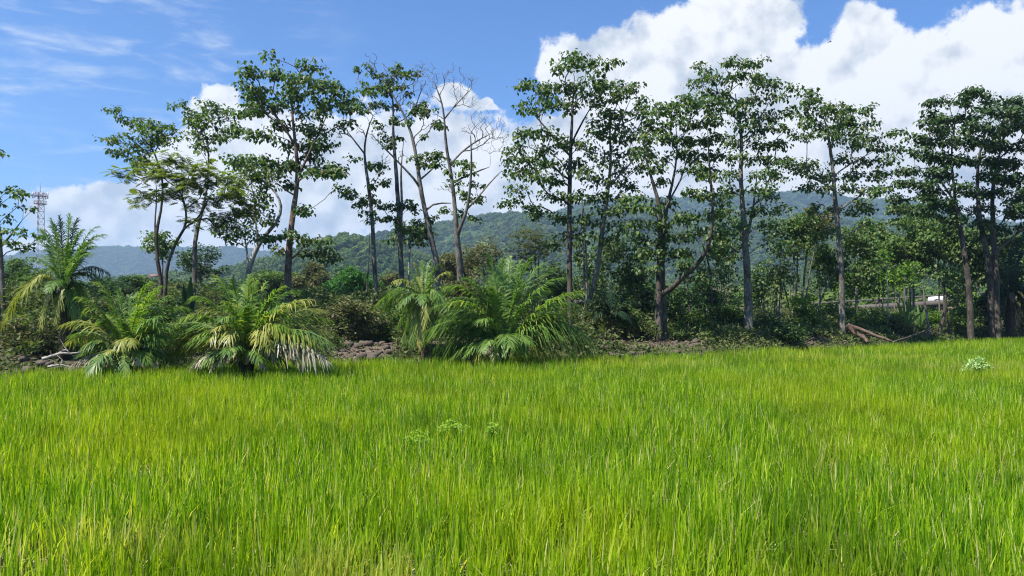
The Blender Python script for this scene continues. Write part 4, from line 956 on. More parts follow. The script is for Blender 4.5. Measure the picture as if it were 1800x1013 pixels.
palm('bush_palm', 'wide stemless palm with yellow upper fronds and dead white lower fronds, nearest the field', 22.0, 432, 640,
     [(378, 484, 18, Fr), (405, 492, 15, Fr), (438, 484, 5, Fr), (448, 490, 5, Fr), (468, 497, 12, Fr), (500, 503, 25, Fr), (522, 510, 35, Gn), (340, 522, 45, Fr), (350, 545, 60, Yl, yel), (318, 560, 60, Fr),
      (300, 575, 62, Gn), (285, 592, 62, Fr), (290, 612, 52, Yl, yel), (312, 600, 62, Yl, yel), (298, 634, 42, Yl, yel), (325, 654, 30, Dr, dry, -.9), (345, 640, 36, Dr, dry), (370, 650, 30, Dr, dry, -1.3),
      (552, 527, 45, Yl, yel), (572, 545, 50, Yl, yel), (582, 562, 55, Fr), (580, 585, 62, Yl, yel), (585, 605, 60, Gn), (588, 622, 50, Yl, yel), (578, 638, 42, Dr, dry), (555, 640, 45, Dr, dry), (530, 645, 40, Dr, dry, -.8),
      (368, 598, 72, Yl, yel, -1.7), (398, 600, 80, Yl, yel, -2.0), (495, 585, 80, Yl, yel, -1.7), (470, 600, 80, Yl, None, -1.9), (465, 646, 40, Dr, dry, -1.2), (515, 560, 70, Fr, None, -1), (430, 500, 12, Gn, None, 1.2), (395, 540, 60, Gn), (480, 530, 50, Gn)],
     seed=2, extra=(10, 1.7, 1.7, Gn), npair=46, lw=.034)
palm('bush_palm', 'biggest stemless dark-green palm, in the middle of the field edge', 26.5, 885, 620,
     [(857, 446, 5, Gn), (882, 455, 5, Gn), (897, 452, 5, Gn), (915, 458, 5, Gn), (935, 452, 12, Gn), (957, 462, 20, Gn), (972, 472, 30, Gn), (838, 472, 20, Gn), (815, 490, 35, Gn),
      (783, 505, 60, Fr), (790, 528, 65, Gn), (760, 540, 60, Gn), (775, 560, 80, Gn), (748, 600, 62, Gn), (745, 585, 70, Gn), (762, 628, 55, Gn), (778, 632, 60, Gn), (800, 628, 60, Gn), (835, 632, 52, Yl, 'yellow-tipped frond', -1.2), (868, 632, 50, Yl, 'yellow-tipped frond', -1.5), (885, 625, 42, Gn, None, -1.7),
      (1026, 512, 30, Fr), (1015, 535, 50, Gn), (1005, 560, 62, Gn), (1000, 580, 70, Gn), (1048, 600, 68, Gn), (1050, 612, 60, Gn), (1042, 625, 55, Gn), (1010, 622, 60, Gn), (985, 628, 55, Gn), (955, 628, 50, Yl, 'yellow-tipped frond', -1.0), (925, 622, 45, Gn, None, -1.5), (990, 488, 30, Gn), (870, 480, 8, Gn, None, 1.2), (905, 480, 8, Gn, None, 1.4), (945, 500, 20, Gn), (835, 530, 50, Gn)],
     seed=3, extra=(11, 2.0, 1.9, Gn), npair=50, lw=.034)
palm('coconut_palm', 'small coconut palm with a crown of stiff fronds between the clods and the biggest palm', 28, 745, 532,
     [(712, 470, 10, Gn), (728, 462, 5, Yl, 'yellowish upright frond'), (742, 458, 3, Gn), (756, 458, 3, Gn), (772, 464, 6, Gn), (792, 478, 22, Yl, 'yellowish frond'), (800, 510, 35, Gn), (690, 495, 35, Yl, 'yellowish frond'), (670, 548, 32, Gn), (712, 545, 45, Gn),
      (708, 606, 22, Gn), (722, 612, 12, Gn), (738, 614, 5, Yl, 'yellowish hanging frond', -.5), (752, 606, 8, Gn), (772, 598, 20, Gn), (790, 575, 30, Gn), (745, 580, 20, Yl, 'yellowish hanging frond', -.7), (700, 580, 30, Gn), (780, 545, 35, Gn)],
     trunkw=11, seed=4, extra=(4, 1.1, 1.0, Gn), npair=44, lw=.028, llen=.22)
cp = palm('coconut_palm', 'tall dark-trunked coconut palm with ragged upright fronds near the left edge', 24, 112, 512,
     [(88, 384, 8, Gn), (104, 380, 5, Dk), (122, 376, 4, Gn), (136, 384, 8, Dk), (146, 404, 14, Gn), (80, 404, 14, Gn), (160, 425, 26, Gn), (95, 395, 8, Gn), (66, 420, 16, Gn), (52, 452, 22, Gn), (70, 402, 14, Gn), (172, 398, 20, Gn), (184, 412, 28, Gn), (170, 432, 25, Gn), (192, 482, 55, Dk), (188, 500, 58, Gn),
      (6, 572, 62, Yl, 'yellow-green frond arching far left'), (70, 578, 30, Yl, 'yellowish hanging frond', -.8), (96, 568, 18, Yl, 'yellowish hanging frond', -.8), (150, 572, 32, Gn), (135, 575, 22, Gn), (164, 548, 40, Gn), (85, 540, 22, Dk)],
     trunkw=17, seed=5, extra=(4, 1.2, 1.0, Gn), npair=54, lw=.022, llen=.22)
mb = MB()
rng = np.random.default_rng(55)
cc = P(112, 512, 24); org = np.array(cp.location)
for k in range(16):
    a = k * .8; p = cc + np.array([math.cos(a) * .16, math.sin(a) * .16, -.02 - .22 * rng.random()])
    r = .055 + .015 * rng.random()
    th = np.linspace(0, np.pi, 7)
    mb.tube([p + np.array([0, 0, r * 1.25 * math.cos(q)]) for q in th], [max(.004, r * math.sin(q)) for q in th], 9)
mb.build('coconut_cluster', M['husk'], cp, org, smooth=True)
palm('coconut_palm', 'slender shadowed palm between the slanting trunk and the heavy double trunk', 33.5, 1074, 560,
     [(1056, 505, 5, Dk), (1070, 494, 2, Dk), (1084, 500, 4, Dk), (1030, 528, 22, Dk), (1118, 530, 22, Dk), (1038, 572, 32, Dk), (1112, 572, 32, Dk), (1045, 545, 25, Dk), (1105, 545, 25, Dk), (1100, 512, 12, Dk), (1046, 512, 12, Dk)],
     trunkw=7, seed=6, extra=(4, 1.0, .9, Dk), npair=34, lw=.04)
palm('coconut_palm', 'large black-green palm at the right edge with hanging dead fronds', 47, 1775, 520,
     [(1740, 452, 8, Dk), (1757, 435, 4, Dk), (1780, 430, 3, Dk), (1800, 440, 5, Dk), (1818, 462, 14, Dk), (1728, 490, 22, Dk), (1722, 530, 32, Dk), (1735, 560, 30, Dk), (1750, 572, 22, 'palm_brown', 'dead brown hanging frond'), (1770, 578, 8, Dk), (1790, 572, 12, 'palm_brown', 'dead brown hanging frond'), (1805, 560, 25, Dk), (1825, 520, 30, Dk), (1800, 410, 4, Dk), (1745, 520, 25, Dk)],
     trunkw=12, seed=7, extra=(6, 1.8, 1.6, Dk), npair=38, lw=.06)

# banana-like plants with broad upright blades
def broad_plant(kind, label, D, px, tips, mat, seed, wpx=10, cat='plant'):
    rng = np.random.default_rng(seed); s = D / FPX
    x = (px - 900) / FPX * D; org = np.array([x, D, gz(x, D)])
    root = empty(kind, org, label, cat)
    for (tx, ty) in tips:
        tip = P(tx, ty, D + rng.uniform(-.4, .4)); L = np.linalg.norm(tip - org)
        c = org * .5 + tip * .5 + np.array([0, 0, .2 * L])
        n = 9; t = np.linspace(0, 1, n)[:, None]
        mid = (1 - t) ** 2 * org + 2 * t * (1 - t) * c + t * t * tip
        tan = unit(np.gradient(mid, axis=0)); a = rng.uniform(-.9, .9)
        S = unit(np.cross(tan, np.array([math.sin(a), -math.cos(a), .2]))); Nn = np.cross(S, tan)
        w = (np.sin(np.pi * np.clip(t, .02, .98) ** 1.3) * wpx * s * .5)
        V = np.stack([mid - S * w + Nn * w * .3, mid, mid + S * w + Nn * w * .3], 1).reshape(-1, 3)
        i = np.arange(n - 1)[:, None] * 3
        Q = np.concatenate([i + np.array([0, 1, 4, 3]), i + np.array([1, 2, 5, 4])])
        mesh_obj('leaf', V, Q, M[mat], root, org, smooth=True)
    return root
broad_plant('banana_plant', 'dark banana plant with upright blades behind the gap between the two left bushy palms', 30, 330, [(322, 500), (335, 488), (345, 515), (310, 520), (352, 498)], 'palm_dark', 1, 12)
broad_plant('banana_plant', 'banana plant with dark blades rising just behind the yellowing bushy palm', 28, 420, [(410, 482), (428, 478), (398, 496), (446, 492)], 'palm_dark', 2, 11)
broad_plant('broad_leaf_plant', 'plant of pale broad upright leaves in front of the parapet', 43, 1592, [(1576, 530), (1586, 520), (1600, 528), (1612, 536), (1594, 545), (1570, 548), (1620, 550), (1582, 535), (1597, 522), (1607, 548), (1588, 552), (1578, 556), (1603, 556)], 'leaf_mid', 3, 5)
broad_plant('broad_leaf_plant', 'second clump of broad leaves left of the pale stump-like stem', 43.5, 1618, [(1606, 545), (1612, 534), (1625, 542), (1632, 555), (1618, 550), (1602, 558), (1628, 562)], 'leaf_mid', 4, 4)

# ------------------------------------------------------------ rice field
def field_points(y0, y1, per_m2, rng, margin=.86):
    A = margin * (y1 ** 2 - y0 ** 2) + 6 * (y1 - y0)
    n = int(A * per_m2)
    Y = np.sqrt(rng.random(n) * (y1 ** 2 - y0 ** 2) + y0 ** 2)
    X = (rng.random(n) * 2 - 1) * (margin * Y + 3)
    k = bound_d(X, Y) < -.05
    return X[k], Y[k]
def rice(y0, y1, tufts, per, width, rng, seg):
    X, Y = field_points(y0, y1, tufts, rng)
    n = len(X) * per
    tx = np.repeat(X, per); ty = np.repeat(Y, per)
    hz = fbm(tx, ty, 5.0, 3); hf = fbm(tx + 90, ty, 1.3, 2)
    thin = fbm(tx - 40, ty + 7, 2.2, 3)
    keep = rng.random(n) < np.clip(1.75 - thin * 1.7, .22, 1)
    tx, ty, hz, hf = tx[keep], ty[keep], hz[keep], hf[keep]; n = len(tx)
    a = rng.random(n) * 6.283; rr = np.abs(rng.normal(size=n)) * .038
    bx = tx + np.cos(a) * rr; by = ty + np.sin(a) * rr
    H = (.34 + .30 * hz + .22 * hf) * (.62 + .5 * rng.random(n))
    lean = np.abs(rng.normal(size=n)) * .13 + .03
    la = a + rng.normal(size=n) * .8
    wx, wy = .012, .0
    ex = np.cos(la) * lean + wx; ey = np.sin(la) * lean + wy
    curl = rng.random(n) ** 3 * .9
    ori = rng.random(n) * 3.1416
    sx, sy = np.cos(ori), np.sin(ori)
    w = width * (.6 + .7 * rng.random(n))
    prof = {3: [.62, 1.0, .8, .10], 2: [.7, 1.0, .12]}[seg]
    rows = []
    z0 = ground_z(bx, by)
    for k, wp in enumerate(prof):
        t = k / seg
        ox = ex * H * t * (1 + curl * t * 1.8); oy = ey * H * t * (1 + curl * t * 1.8)
        zz = H * (t - curl * .45 * t ** 3)
        hw = w * wp * .5
        rows.append(np.stack([bx + ox - sx * hw, by + oy - sy * hw, z0 + zz], -1))
        rows.append(np.stack([bx + ox + sx * hw, by + oy + sy * hw, z0 + zz], -1))
    V = np.stack(rows, 1).reshape(-1, 3)
    m_ = 2 * (seg + 1)
    k = np.arange(n)[:, None] * m_
    Q = np.concatenate([k + np.array([2 * i, 2 * i + 1, 2 * i + 3, 2 * i + 2]) for i in range(seg)])
    return V, Q
mb = MB(); rng = np.random.default_rng(21)
mb.add(*rice(2.6, 8, 52, 15, .0145, rng, 3))
mb.add(*rice(8, 14, 44, 14, .015, rng, 3))
mb.add(*rice(14, 24, 34, 12, .016, rng, 2))
mb.add(*rice(24, 40, 22, 11, .022, rng, 2))
mb.add(*rice(40, 58, 14, 10, .03, rng, 2))
X, Y = field_points(2.6, 16, 90, rng)
k = fbm(X - 40, Y + 7, 2.2, 3) > .42; X, Y = X[k], Y[k]; n = len(X)
a = rng.random(n) * 6.28; pos = np.stack([X, Y, ground_z(X, Y) + .02 + .12 * rng.random(n)], -1)
d = unit(np.stack([np.cos(a), np.sin(a), .1 + .7 * rng.random(n)], -1)); w = np.stack([-np.sin(a), np.cos(a), np.zeros(n)], -1)
V, Q = strip_leaf(pos, d, w, .15 + .25 * rng.random(n), np.full(n, .011), .6)
tag(mesh_obj('rice_straw', V, Q, M['straw']), 'dead straw and lower leaves lying between the rice plants', 'straw', kind='stuff')
tag(mb.build('rice_grass', M['rice']), 'bright green waist-low rice plants filling the field in front', 'rice crop', kind='stuff')

# ------------------------------------------------------------ ground cover of the bank
rng = np.random.default_rng(31)
def bank_points(n, d0, d1, x0=-34, x1=64):
    X = rng.uniform(x0, x1, n); d = rng.uniform(d0, d1, n)
    Y = np.interp(X, BX, BY) + d / .9
    return X, Y
X, Y = bank_points(46000, .4, 19)
dn = fbm(X, Y, 2.5, 3); dd = bound_d(X, Y); k = (dn > .36) | (dd > 5); X, Y, dn, dd = X[k], Y[k], dn[k], dd[k]
cl = (np.abs((X / Y * FPX + 900) - 645) < 52) & (dd < 4.5)
X, Y, dn, dd = X[~cl], Y[~cl], dn[~cl], dd[~cl]
hmax = np.interp(X, [-40, 0, 6, 12, 60], [2.3, 2.1, 1.7, 1.25, 1.35])
h = hmax * np.clip((dd - .5) / 4.5, .06, 1) * (.2 + 1.35 * fbm(X + 50, Y, 3.2, 3))
C = np.stack([X, Y, ground_z(X, Y) + h * (.15 + .85 * rng.random(len(X)) ** .6)], -1)
V, Q = cluster_leaves(C, rng, 'wild', .17, 11, .30)
tag(mesh_obj('undergrowth', V, Q, M['undergrowth']), 'low tangled undergrowth covering the bank between the shrubs', 'undergrowth', kind='stuff')
X, Y = bank_points(26000, -.1, 5.0)
pos = np.stack([X, Y, ground_z(X, Y) + .02], -1)
a = rng.random(len(X)) * 6.28
d = np.stack([np.cos(a), np.sin(a), rng.normal(size=len(X)) * .25], -1)
nn = unit(np.array([0, 0, 1.]) + rng.normal(size=pos.shape) * .35)
L = .08 + .14 * rng.random(len(X))
V, Q = leaf_geo(pos, d, nn, L, L * .6)
tag(mesh_obj('leaf_litter', V, Q, M['litter']), 'dry fallen leaves and twigs littering the bare bank', 'leaf litter', kind='stuff')
X, Y = bank_points(30000, -.35, 1.2)
n = len(X); a = rng.random(n) * 6.28; z0 = ground_z(X, Y)
pos = np.stack([X, Y, z0], -1); d = unit(np.stack([np.cos(a) * .35, np.sin(a) * .35, np.ones(n)], -1))
w = np.stack([-np.sin(a + 1), np.cos(a + 1), np.zeros(n)], -1)
V, Q = strip_leaf(pos, d, w, .16 + .22 * rng.random(n) * (fbm(X, Y, 2.0, 3) * 1.6), np.full(n, .018), .3)
tag(mesh_obj('bank_grass', V, Q, M['scrap_grass']), 'short weedy grass along the foot of the bank', 'grass', kind='stuff')

# heap of clods at the field edge
def rock_mesh(name, c, size, rng, mat, parent=None, origin=None):
    th = np.linspace(0, np.pi, 7); ph = np.arange(9) / 9 * 2 * np.pi
    V = [[0, 0, 1.]] ; 
    for a in th[1:-1]:
        for p in ph: V.append([math.sin(a) * math.cos(p), math.sin(a) * math.sin(p), math.cos(a)])
    V.append([0, 0, -1.]); V = np.array(V)
    V *= (1 + rng.uniform(-.36, .36, (len(V), 1))); V = np.sign(V) * np.abs(V) ** .68
    V = V * np.array(size) / 2
    r = rng.random() * 6.28; R = np.array([[math.cos(r), -math.sin(r), 0], [math.sin(r), math.cos(r), 0], [0, 0, 1]])
    V = V @ R.T + np.array(c)
    Q = []; T = []
    for i in range(4):
        for j in range(9):
            a = 1 + i * 9 + j; b2 = 1 + i * 9 + (j + 1) % 9
            Q.append([a, a + 9, b2 + 9, b2])
    for j in range(9):
        T.append([0, 1 + j, 1 + (j + 1) % 9]); T.append([len(V) - 1, 37 + (j + 1) % 9, 37 + j])
    return mesh_obj(name, V, Q, mat, parent, np.array(c) if origin is None else origin, T)
for k in range(70):
    px = rng.uniform(598, 690); D = rng.uniform(27.6, 30.0)
    x = (px - 900) / FPX * D; z = gz(x, D)
    sz = (.08 + .34 * rng.random() ** 2.5)
    o = rock_mesh('clod', (x, D, z + sz * .16), (sz * 1.2, sz, sz * .7), rng, M['stone'])
    tag(o, 'brown earthy clod in the heap at the field edge under the tangled shrubs', 'clod', 'clods heaped at the field edge')
for k in range(46):
    px = rng.uniform(1062, 1500) if k < 34 else rng.uniform(30, 110); d = rng.uniform(.5, 2.0)
    D = 33.
    for _ in range(6):
        x = (px - 900) / FPX * D; D = float(np.interp(x, BX, BY)) + d
    x = (px - 900) / FPX * D
    sz = rng.uniform(.12, .34)
    o = rock_mesh('stone', (x, D, gz(x, D) + sz * .12), (sz * 1.3, sz, sz * .6), rng, M['stone'])
    if k < 34: tag(o, 'small dull stone lying on the shaded bank under the tall trees', 'stone', 'stones on the shaded bank')
    else: tag(o, 'small dull stone on the bank below the left edge shrubs', 'stone', 'stones on the bank at the far left')
# low rubble wall at the right
rw = P(1722, 575, 50); rx = rw[0]
wall = empty('rubble_wall', (rx, 50, gz(rx, 50)), 'low grey rubble wall at the foot of the slim black trunk', 'wall')
for k in range(14):
    px = 1684 + k * 6; x = (px - 900) / FPX * 50; z = gz(x, 50)
    for lv in range(2):
        rock_mesh('wall_stone', (x + rng.uniform(-.05, .05), 50 + rng.uniform(-.1, .1), z + .14 + lv * .27), (.34, .4, .34), rng, M['stone'], wall, np.array(wall.location))

# fallen timber
def log(kind, label, cat, D, pts, r0, r1, mat='bark_pale', twigs=0, seed=0):
    rng = np.random.default_rng(seed)
    W = []
    for px, row, dz in pts:
        W.append(P(px, row, D + dz))
    W = np.array(W); seg = np.r_[0, np.cumsum(np.linalg.norm(np.diff(W, axis=0), axis=1))]
    tt = np.linspace(0, seg[-1], 14); R = np.stack([np.interp(tt, seg, W[:, c]) for c in range(3)], -1)
    R += np.cumsum(rng.normal(size=R.shape), 0) * .012
    g_ = ground_z(R[:, 0], R[:, 1]); R[:, 2] = np.maximum(R[:, 2], g_ + r1 * .5)
    mb = MB(); mb.tube(R, np.linspace(r0, r1, 14), 10, .2, rng)
    for k in range(twigs):
        i = rng.integers(4, 13); e = R[i] + np.array([rng.uniform(-.5, .5), rng.uniform(-.3, .3), rng.uniform(.1, .5)])
        mb.tube([R[i], (R[i] + e) / 2 + rng.normal(size=3) * .03, e], [r1 * .8, r1 * .6, r1 * .2], 5)
    o = mb.build('fallen_log' if kind == 'log' else 'fallen_branch', M[mat], None, R[0], smooth=True)
    return tag(o, label, cat)
log('log', 'long weathered fallen log slanting down to the field right of the pyramid-crowned tree', 'log', 38, [(1490, 572, 0), (1515, 580, -.3), (1545, 592, -.7), (1568, 601, -1.0)], .11, .06, 'bark_red', seed=1)
log('log', 'shorter forked log lying under the long slanting log', 'log', 37.6, [(1488, 572, 0), (1505, 586, -.2), (1522, 596, -.4), (1528, 604, -.6)], .12, .07, 'bark_red', seed=2, twigs=3)
log('branch', 'thin dark fallen branch rising right from the tip of the long log', 'branch', 38.5, [(1568, 602, -.8), (1600, 590, 0), (1636, 578, 1.2)], .06, .03, 'bark_dark', 5, 3)
log('branch', 'grey dead branch lying left of the left bushy palm, below the coconut palm trunk', 'branch', 23.4, [(75, 632, 0), (105, 622, .2), (140, 618, .5)], .05, .025, 'bark_pale', 4, 4)
log('branch', 'second grey stick on the ground at the coconut palm foot, nearer the field', 'branch', 22.8, [(85, 645, 0), (110, 640, .1), (135, 642, .2)], .04, .02, 'bark_pale', 3, 5)
log('branch', 'dead branch trailing on the shaded bank left of the furrowed trunk', 'branch', 34, [(1210, 597, 0), (1245, 592, .3), (1275, 588, .8)], .04, .02, 'bark_pale', 4, 6)

# weeds and the pale plant standing in the rice
def weed(kind, label, cat, px, row, D, w, h, mat, leaf, n, seed, mode='small'):
    rng = np.random.default_rng(seed); c = P(px, row, D); s = D / FPX
    org = np.array([c[0], D, gz(c[0], D)])
    root = empty(kind, org, label, cat)
    C = []
    mb = MB()
    for k in range(n):
        v = unit(rng.normal(size=3)) * rng.random() ** .5
        q = c + np.array([v[0] * w * s, v[1] * w * s, abs(v[2]) * h * s * 2 - h * s * (abs(v[0]) ** 2)])
        C.append(q)
        mb.tube([org + rng.normal(size=3) * .02, (org + q) / 2 + np.array([0, 0, .08]), q], [.008, .006, .003], 4)
    mb.build('stem', M[mat], root, org)
    V, Q = cluster_leaves(np.array(C), rng, mode, leaf, 8, leaf * 1.1)
    mesh_obj('foliage', V, Q, M[mat], root, org)
    return root
weed('pale_bush', 'rounded pale cream-leaved plant standing alone in the rice at the right', 'plant', 1717, 644, 22.5, 23, 8, 'leaf_cream', .08, 75, 1)
weed('broad_weed', 'small bright leafy weed in the rice, right of the widest weed', 'weed', 865, 758, 11.0, 10, 7, 'leaf_weed', .05, 22, 2)
weed('broad_weed', 'widest bright leafy weed in the rice, left of the centre', 'weed', 795, 751, 11.4, 30, 6, 'leaf_weed', .05, 50, 3)
weed('broad_weed', 'lower left straggling bright weed in the rice, left of the widest one', 'weed', 735, 774, 10.6, 26, 9, 'leaf_weed', .045, 34, 4)

# ------------------------------------------------------------ road, parapet and car
u = unit(np.array([RB[0] - RA[0], RB[1] - RA[1], 0.])); nrm = np.array([-u[1], u[0], 0.])      # nrm points away from the camera
if nrm[1] < 0: nrm = -nrm
LEN = np.linalg.norm(RB - RA)
def RP(t, off, dz):
    p = RA * (1 - t) + RB * t
    return np.array([p[0], p[1], road_z(t) + dz]) + nrm * off
rv = np.array([RP(t, o, 0) for t in np.linspace(-.5, 1.6, 30) for o in (.25, 12.0)])
i = np.arange(29)[:, None] * 2
tag(mesh_obj('road', rv, i + np.array([0, 1, 3, 2]), M['asphalt']), kind='structure')
br = empty('bridge', RP(0, 0, 0), 'dark weathered concrete bridge parapet and deck seen through the trees at the right', 'bridge')
org = np.array(br.location)
def bar(t0, t1, off0, off1, z0, z1):
    v = np.array([RP(t, o, z) for t in (t0, t1) for o in (off0, off1) for z in (z0, z1)])
    return v, [[0, 1, 3, 2], [4, 6, 7, 5], [0, 4, 5, 1], [2, 3, 7, 6], [1, 5, 7, 3], [0, 2, 6, 4]]
mb = MB(); mb.add(*bar(-.1, 1.25, -.05, .24, -.12, .38)); mb.build('deck_edge', M['concrete'], br, org)
mb = MB(); mb.add(*bar(-.1, 1.25, .0, .2, .76, .90)); mb.build('top_rail', M['concrete'], br, org)
for k in range(28):
    t = -.08 + k * .0485
    mb = MB(); mb.add(*bar(t, t + .006, .02, .18, .38, .76)); mb.build('post', M['concrete'], br, org)
mb = MB(); mb.add(*bar(-.1, 1.25, .03, .4, -2.6, -.12)); mb.build('retaining_wall', M['tan_wall'], br, org)

def make_car(label, t, off):
    o = RP(t, off, 0.0); ang = math.atan2(u[1], u[0])
    root = empty('parked_car', o, label, 'car')
    root.rotation_euler = (0, -math.asin(2.5 / LEN) * 1.0, ang)
    L, Wd = 4.2, 1.75
    def loft(prof, w_of):
        V = []; n = len(prof)
        for y in (-1, 1):
            for (x, z) in prof: V.append([x, y * w_of(z), z])
        V = np.array(V, float)
        Q = [[i, (i + 1) % n, n + (i + 1) % n, n + i] for i in range(n)]
        c = len(V); V = np.vstack([V, [[0, -w_of(.6), .6], [0, w_of(.6), .6]]])
        T = [[c, (i + 1) % n, i] for i in range(n)] + [[c + 1, n + i, n + (i + 1) % n] for i in range(n)]
        return V, Q, T
    body = [(-2.1, .35), (-2.12, .62), (-2.02, .86), (-1.2, .93), (-.2, .95), (1.0, .95), (2.0, .92), (2.1, .7), (2.08, .35), (1.75, .24), (-1.75, .24)]
    me = MB(); me.add(*loft(body, lambda z: .86 if z > .3 else .78)); me.build('body', M['car_paint'], root)
    cab = [(-1.05, .94), (-.45, 1.38), (-.1, 1.46), (1.0, 1.46), (1.45, 1.36), (1.9, .94)]
    me = MB(); V, Q, T = loft(cab, lambda z: .84 - (z - .94) * .30)
    V[-2:, 2] = 1.2; V[-2:, 0] = .3; V[-2, 1] = -.76; V[-1, 1] = .76
    me.add(V, Q, T); me.build('cabin', M['car_paint'], root)
    for y in (-1, 1):
        for (x0, x1) in ((-.62, .28), (.38, 1.35)):
            a_ = .0 if x0 < 0 else .05
            v = np.array([[x0, y * .842, 1.0], [x1 + a_, y * .842, 1.0], [x1 - .05, y * .752, 1.33], [x0 + (.38 if x0 < 0 else 0), y * .752, 1.33]])
            v2 = v + np.array([0, y * .012, 0])
            me = MB(); me.add(np.vstack([v, v2]), [[0, 1, 2, 3], [4, 7, 6, 5], [0, 4, 5, 1], [1, 5, 6, 2], [2, 6, 7, 3], [3, 7, 4, 0]]); me.build('side_window', M['glass_dark'], root)
    for nm, (xa, za, xb, zb) in {'windscreen': (-1.02, .99, -.5, 1.36), 'rear_window': (1.88, .99, 1.5, 1.33)}.items():
        sg = -1 if xa < 0 else 1
        v = np.array([[xa, -.7, za], [xa, .7, za], [xb, .62, zb], [xb, -.62, zb]]); v2 = v + np.array([sg * .03, 0, .03])
        me = MB(); me.add(np.vstack([v, v2]), [[0, 1, 2, 3], [4, 7, 6, 5], [0, 4, 5, 1], [1, 5, 6, 2], [2, 6, 7, 3], [3, 7, 4, 0]]); me.build(nm, M['glass_dark'], root)
    for x in (-1.3, 1.3):
        for y in (-.8, .8):
            me = MB(); me.tube([[x, y - .1, .32], [x, y + .1, .32]], [.32, .32], 20); w = me.build('wheel', M['rubber'], root)
            me = MB(); me.tube([[x, y - .11, .32], [x, y + .11, .32]], [.19, .19], 12); me.build('rim', M['steel_white'], w)
    return root
make_car('white hatchback car passing on the road behind the parapet, half hidden by branches', .745, 6.5)

# ------------------------------------------------------------ telecom mast, hut, far houses, cables, bird, jug
def mast():
    D = 250.; s = D / FPX
    base = P(69, 545, D); base[2] = 1.5; top = P(71, 338, D)
    root = empty('telecom_mast', base, 'tall lattice telecom mast, white below and red on top, at the far left', 'mast')
    H = top[2] - base[2]
    def corner(k, f):
        a = 2 * math.pi * k / 3 + .4; r = (15.5 * (1 - f) + 8.5 * f) * s * .62
        return np.array([base[0] + (top[0] - base[0]) * f + math.cos(a) * r, D + math.sin(a) * r, base[2] + H * f])
    nlev = 18
    for part, mat, f0, f1 in (('lower_lattice', 'steel_white', 0, 15), ('upper_lattice', 'steel_red', 15, 18)):
        mb = MB()
        for lv in range(f0, f1):
            a, b_ = lv / nlev, (lv + 1) / nlev
            for k in range(3):
                mb.tube([corner(k, a), corner(k, b_)], [.10, .10], 5)
                q = (k + 1) % 3
                mb.tube([corner(k, a), corner(q, b_)], [.04, .04], 4); mb.tube([corner(q, a), corner(k, b_)], [.04, .04], 4)
                mb.tube([corner(k, a), corner(q, a)], [.06, .06], 4)
        mb.build(part, M[mat], root, base)
    for f in (.965, .90):
        mb = MB(); c = base + (top - base) * f
        for k in range(12):
            a, b_ = k / 12 * 6.283, (k + 1) / 12 * 6.283
            for z in (0, .9):
                mb.tube([c + np.array([math.cos(a) * 1.9, math.sin(a) * 1.9, z]), c + np.array([math.cos(b_) * 1.9, math.sin(b_) * 1.9, z])], [.06, .06], 4)
            mb.tube([c + np.array([math.cos(a) * 1.9, math.sin(a) * 1.9, 0]), c + np.array([math.cos(a) * 1.9, math.sin(a) * 1.9, .9])], [.04, .04], 4)
            mb.tube([c, c + np.array([math.cos(a) * 1.9, math.sin(a) * 1.9, 0])], [.05, .05], 4)
        mb.build('platform', M['steel_red'], root, base)
    for k in range(6):
        a = k / 6 * 6.283 + .3; c = base + (top - base) * .965 + np.array([math.cos(a) * 2.2, math.sin(a) * 2.2, .3])
        mb = MB(); mb.box(c, (.3, .2, 2.2), a); mb.build('panel_antenna', M['steel_white'], root, base)
    mb = MB(); mb.tube([top, top + np.array([0, 0, 3.2])], [.07, .03], 5); mb.build('lightning_rod', M['steel_red'], root, base)
    mb = MB(); c = base + (top - base) * .86 + np.array([-1.2, -1.0, 0]); mb.tube([c, c + np.array([0, -.3, 0])], [.55, .55], 14); mb.build('dish', M['steel_white'], root, base)
mast()

# hut at the far left: only the corner of its eave shows
D = 25.0
hx = -21.5
hut = empty('hut', (hx, 26.5, gz(hx, 26.5)), 'small open hut whose rusty sheet-roof corner pokes in at the left edge', 'hut')
ho = np.array(hut.location)
e0 = P(26, 509, 28.8); zt = e0[2]
x1 = e0[0]; x0 = x1 - 4.4
v = np.array([[x1, 24.8, zt], [x0, 24.8, zt], [x0 + .2, 26.8, zt + .32], [x1 - .2, 26.8, zt + .32], [x0, 28.8, zt], [x1, 28.8, zt]])
mb = MB()
def sheet(a, b_, c, d_, ridge=26, th=.03, amp=.03):
    """corrugated slab between the eave a-b and the ridge d-c"""
    n = ridge * 4; t = np.linspace(0, 1, n + 1)[:, None]
    nr = unit(np.cross(b_ - a, d_ - a)); nr = nr if nr[2] > 0 else -nr
    w = (np.sin(t * ridge * 2 * np.pi) * amp) * nr
    lo = a * (1 - t) + b_ * t + w; hi = d_ * (1 - t) + c * t + w
    V = np.concatenate([lo, hi, lo - nr * th, hi - nr * th]); m_ = n + 1; i = np.arange(n)[:, None]
    Q = np.concatenate([i + np.array([0, 1, m_ + 1, m_]), i + np.array([2 * m_, 3 * m_, 3 * m_ + 1, 2 * m_ + 1]), i + np.array([0, 2 * m_, 2 * m_ + 1, 1]), i + np.array([m_, m_ + 1, 3 * m_ + 1, 3 * m_])])
    return V, Q
mb.add(*sheet(v[1], v[0], v[3], v[2])); mb.add(*sheet(v[4], v[5], v[3], v[2]))
mb.build('roof', M['roof_rust'], hut, ho)
for xx in (x0 + .4, x1 - .55):
    for yy in (25.1, 28.5):
        mb = MB(); z = gz(xx, yy); mb.tube([[xx, yy, z - .1], [xx + .02, yy, (z + zt) / 2], [xx, yy, zt + .12]], [.06, .055, .05], 8); mb.build('post', M['wood'], hut, ho)
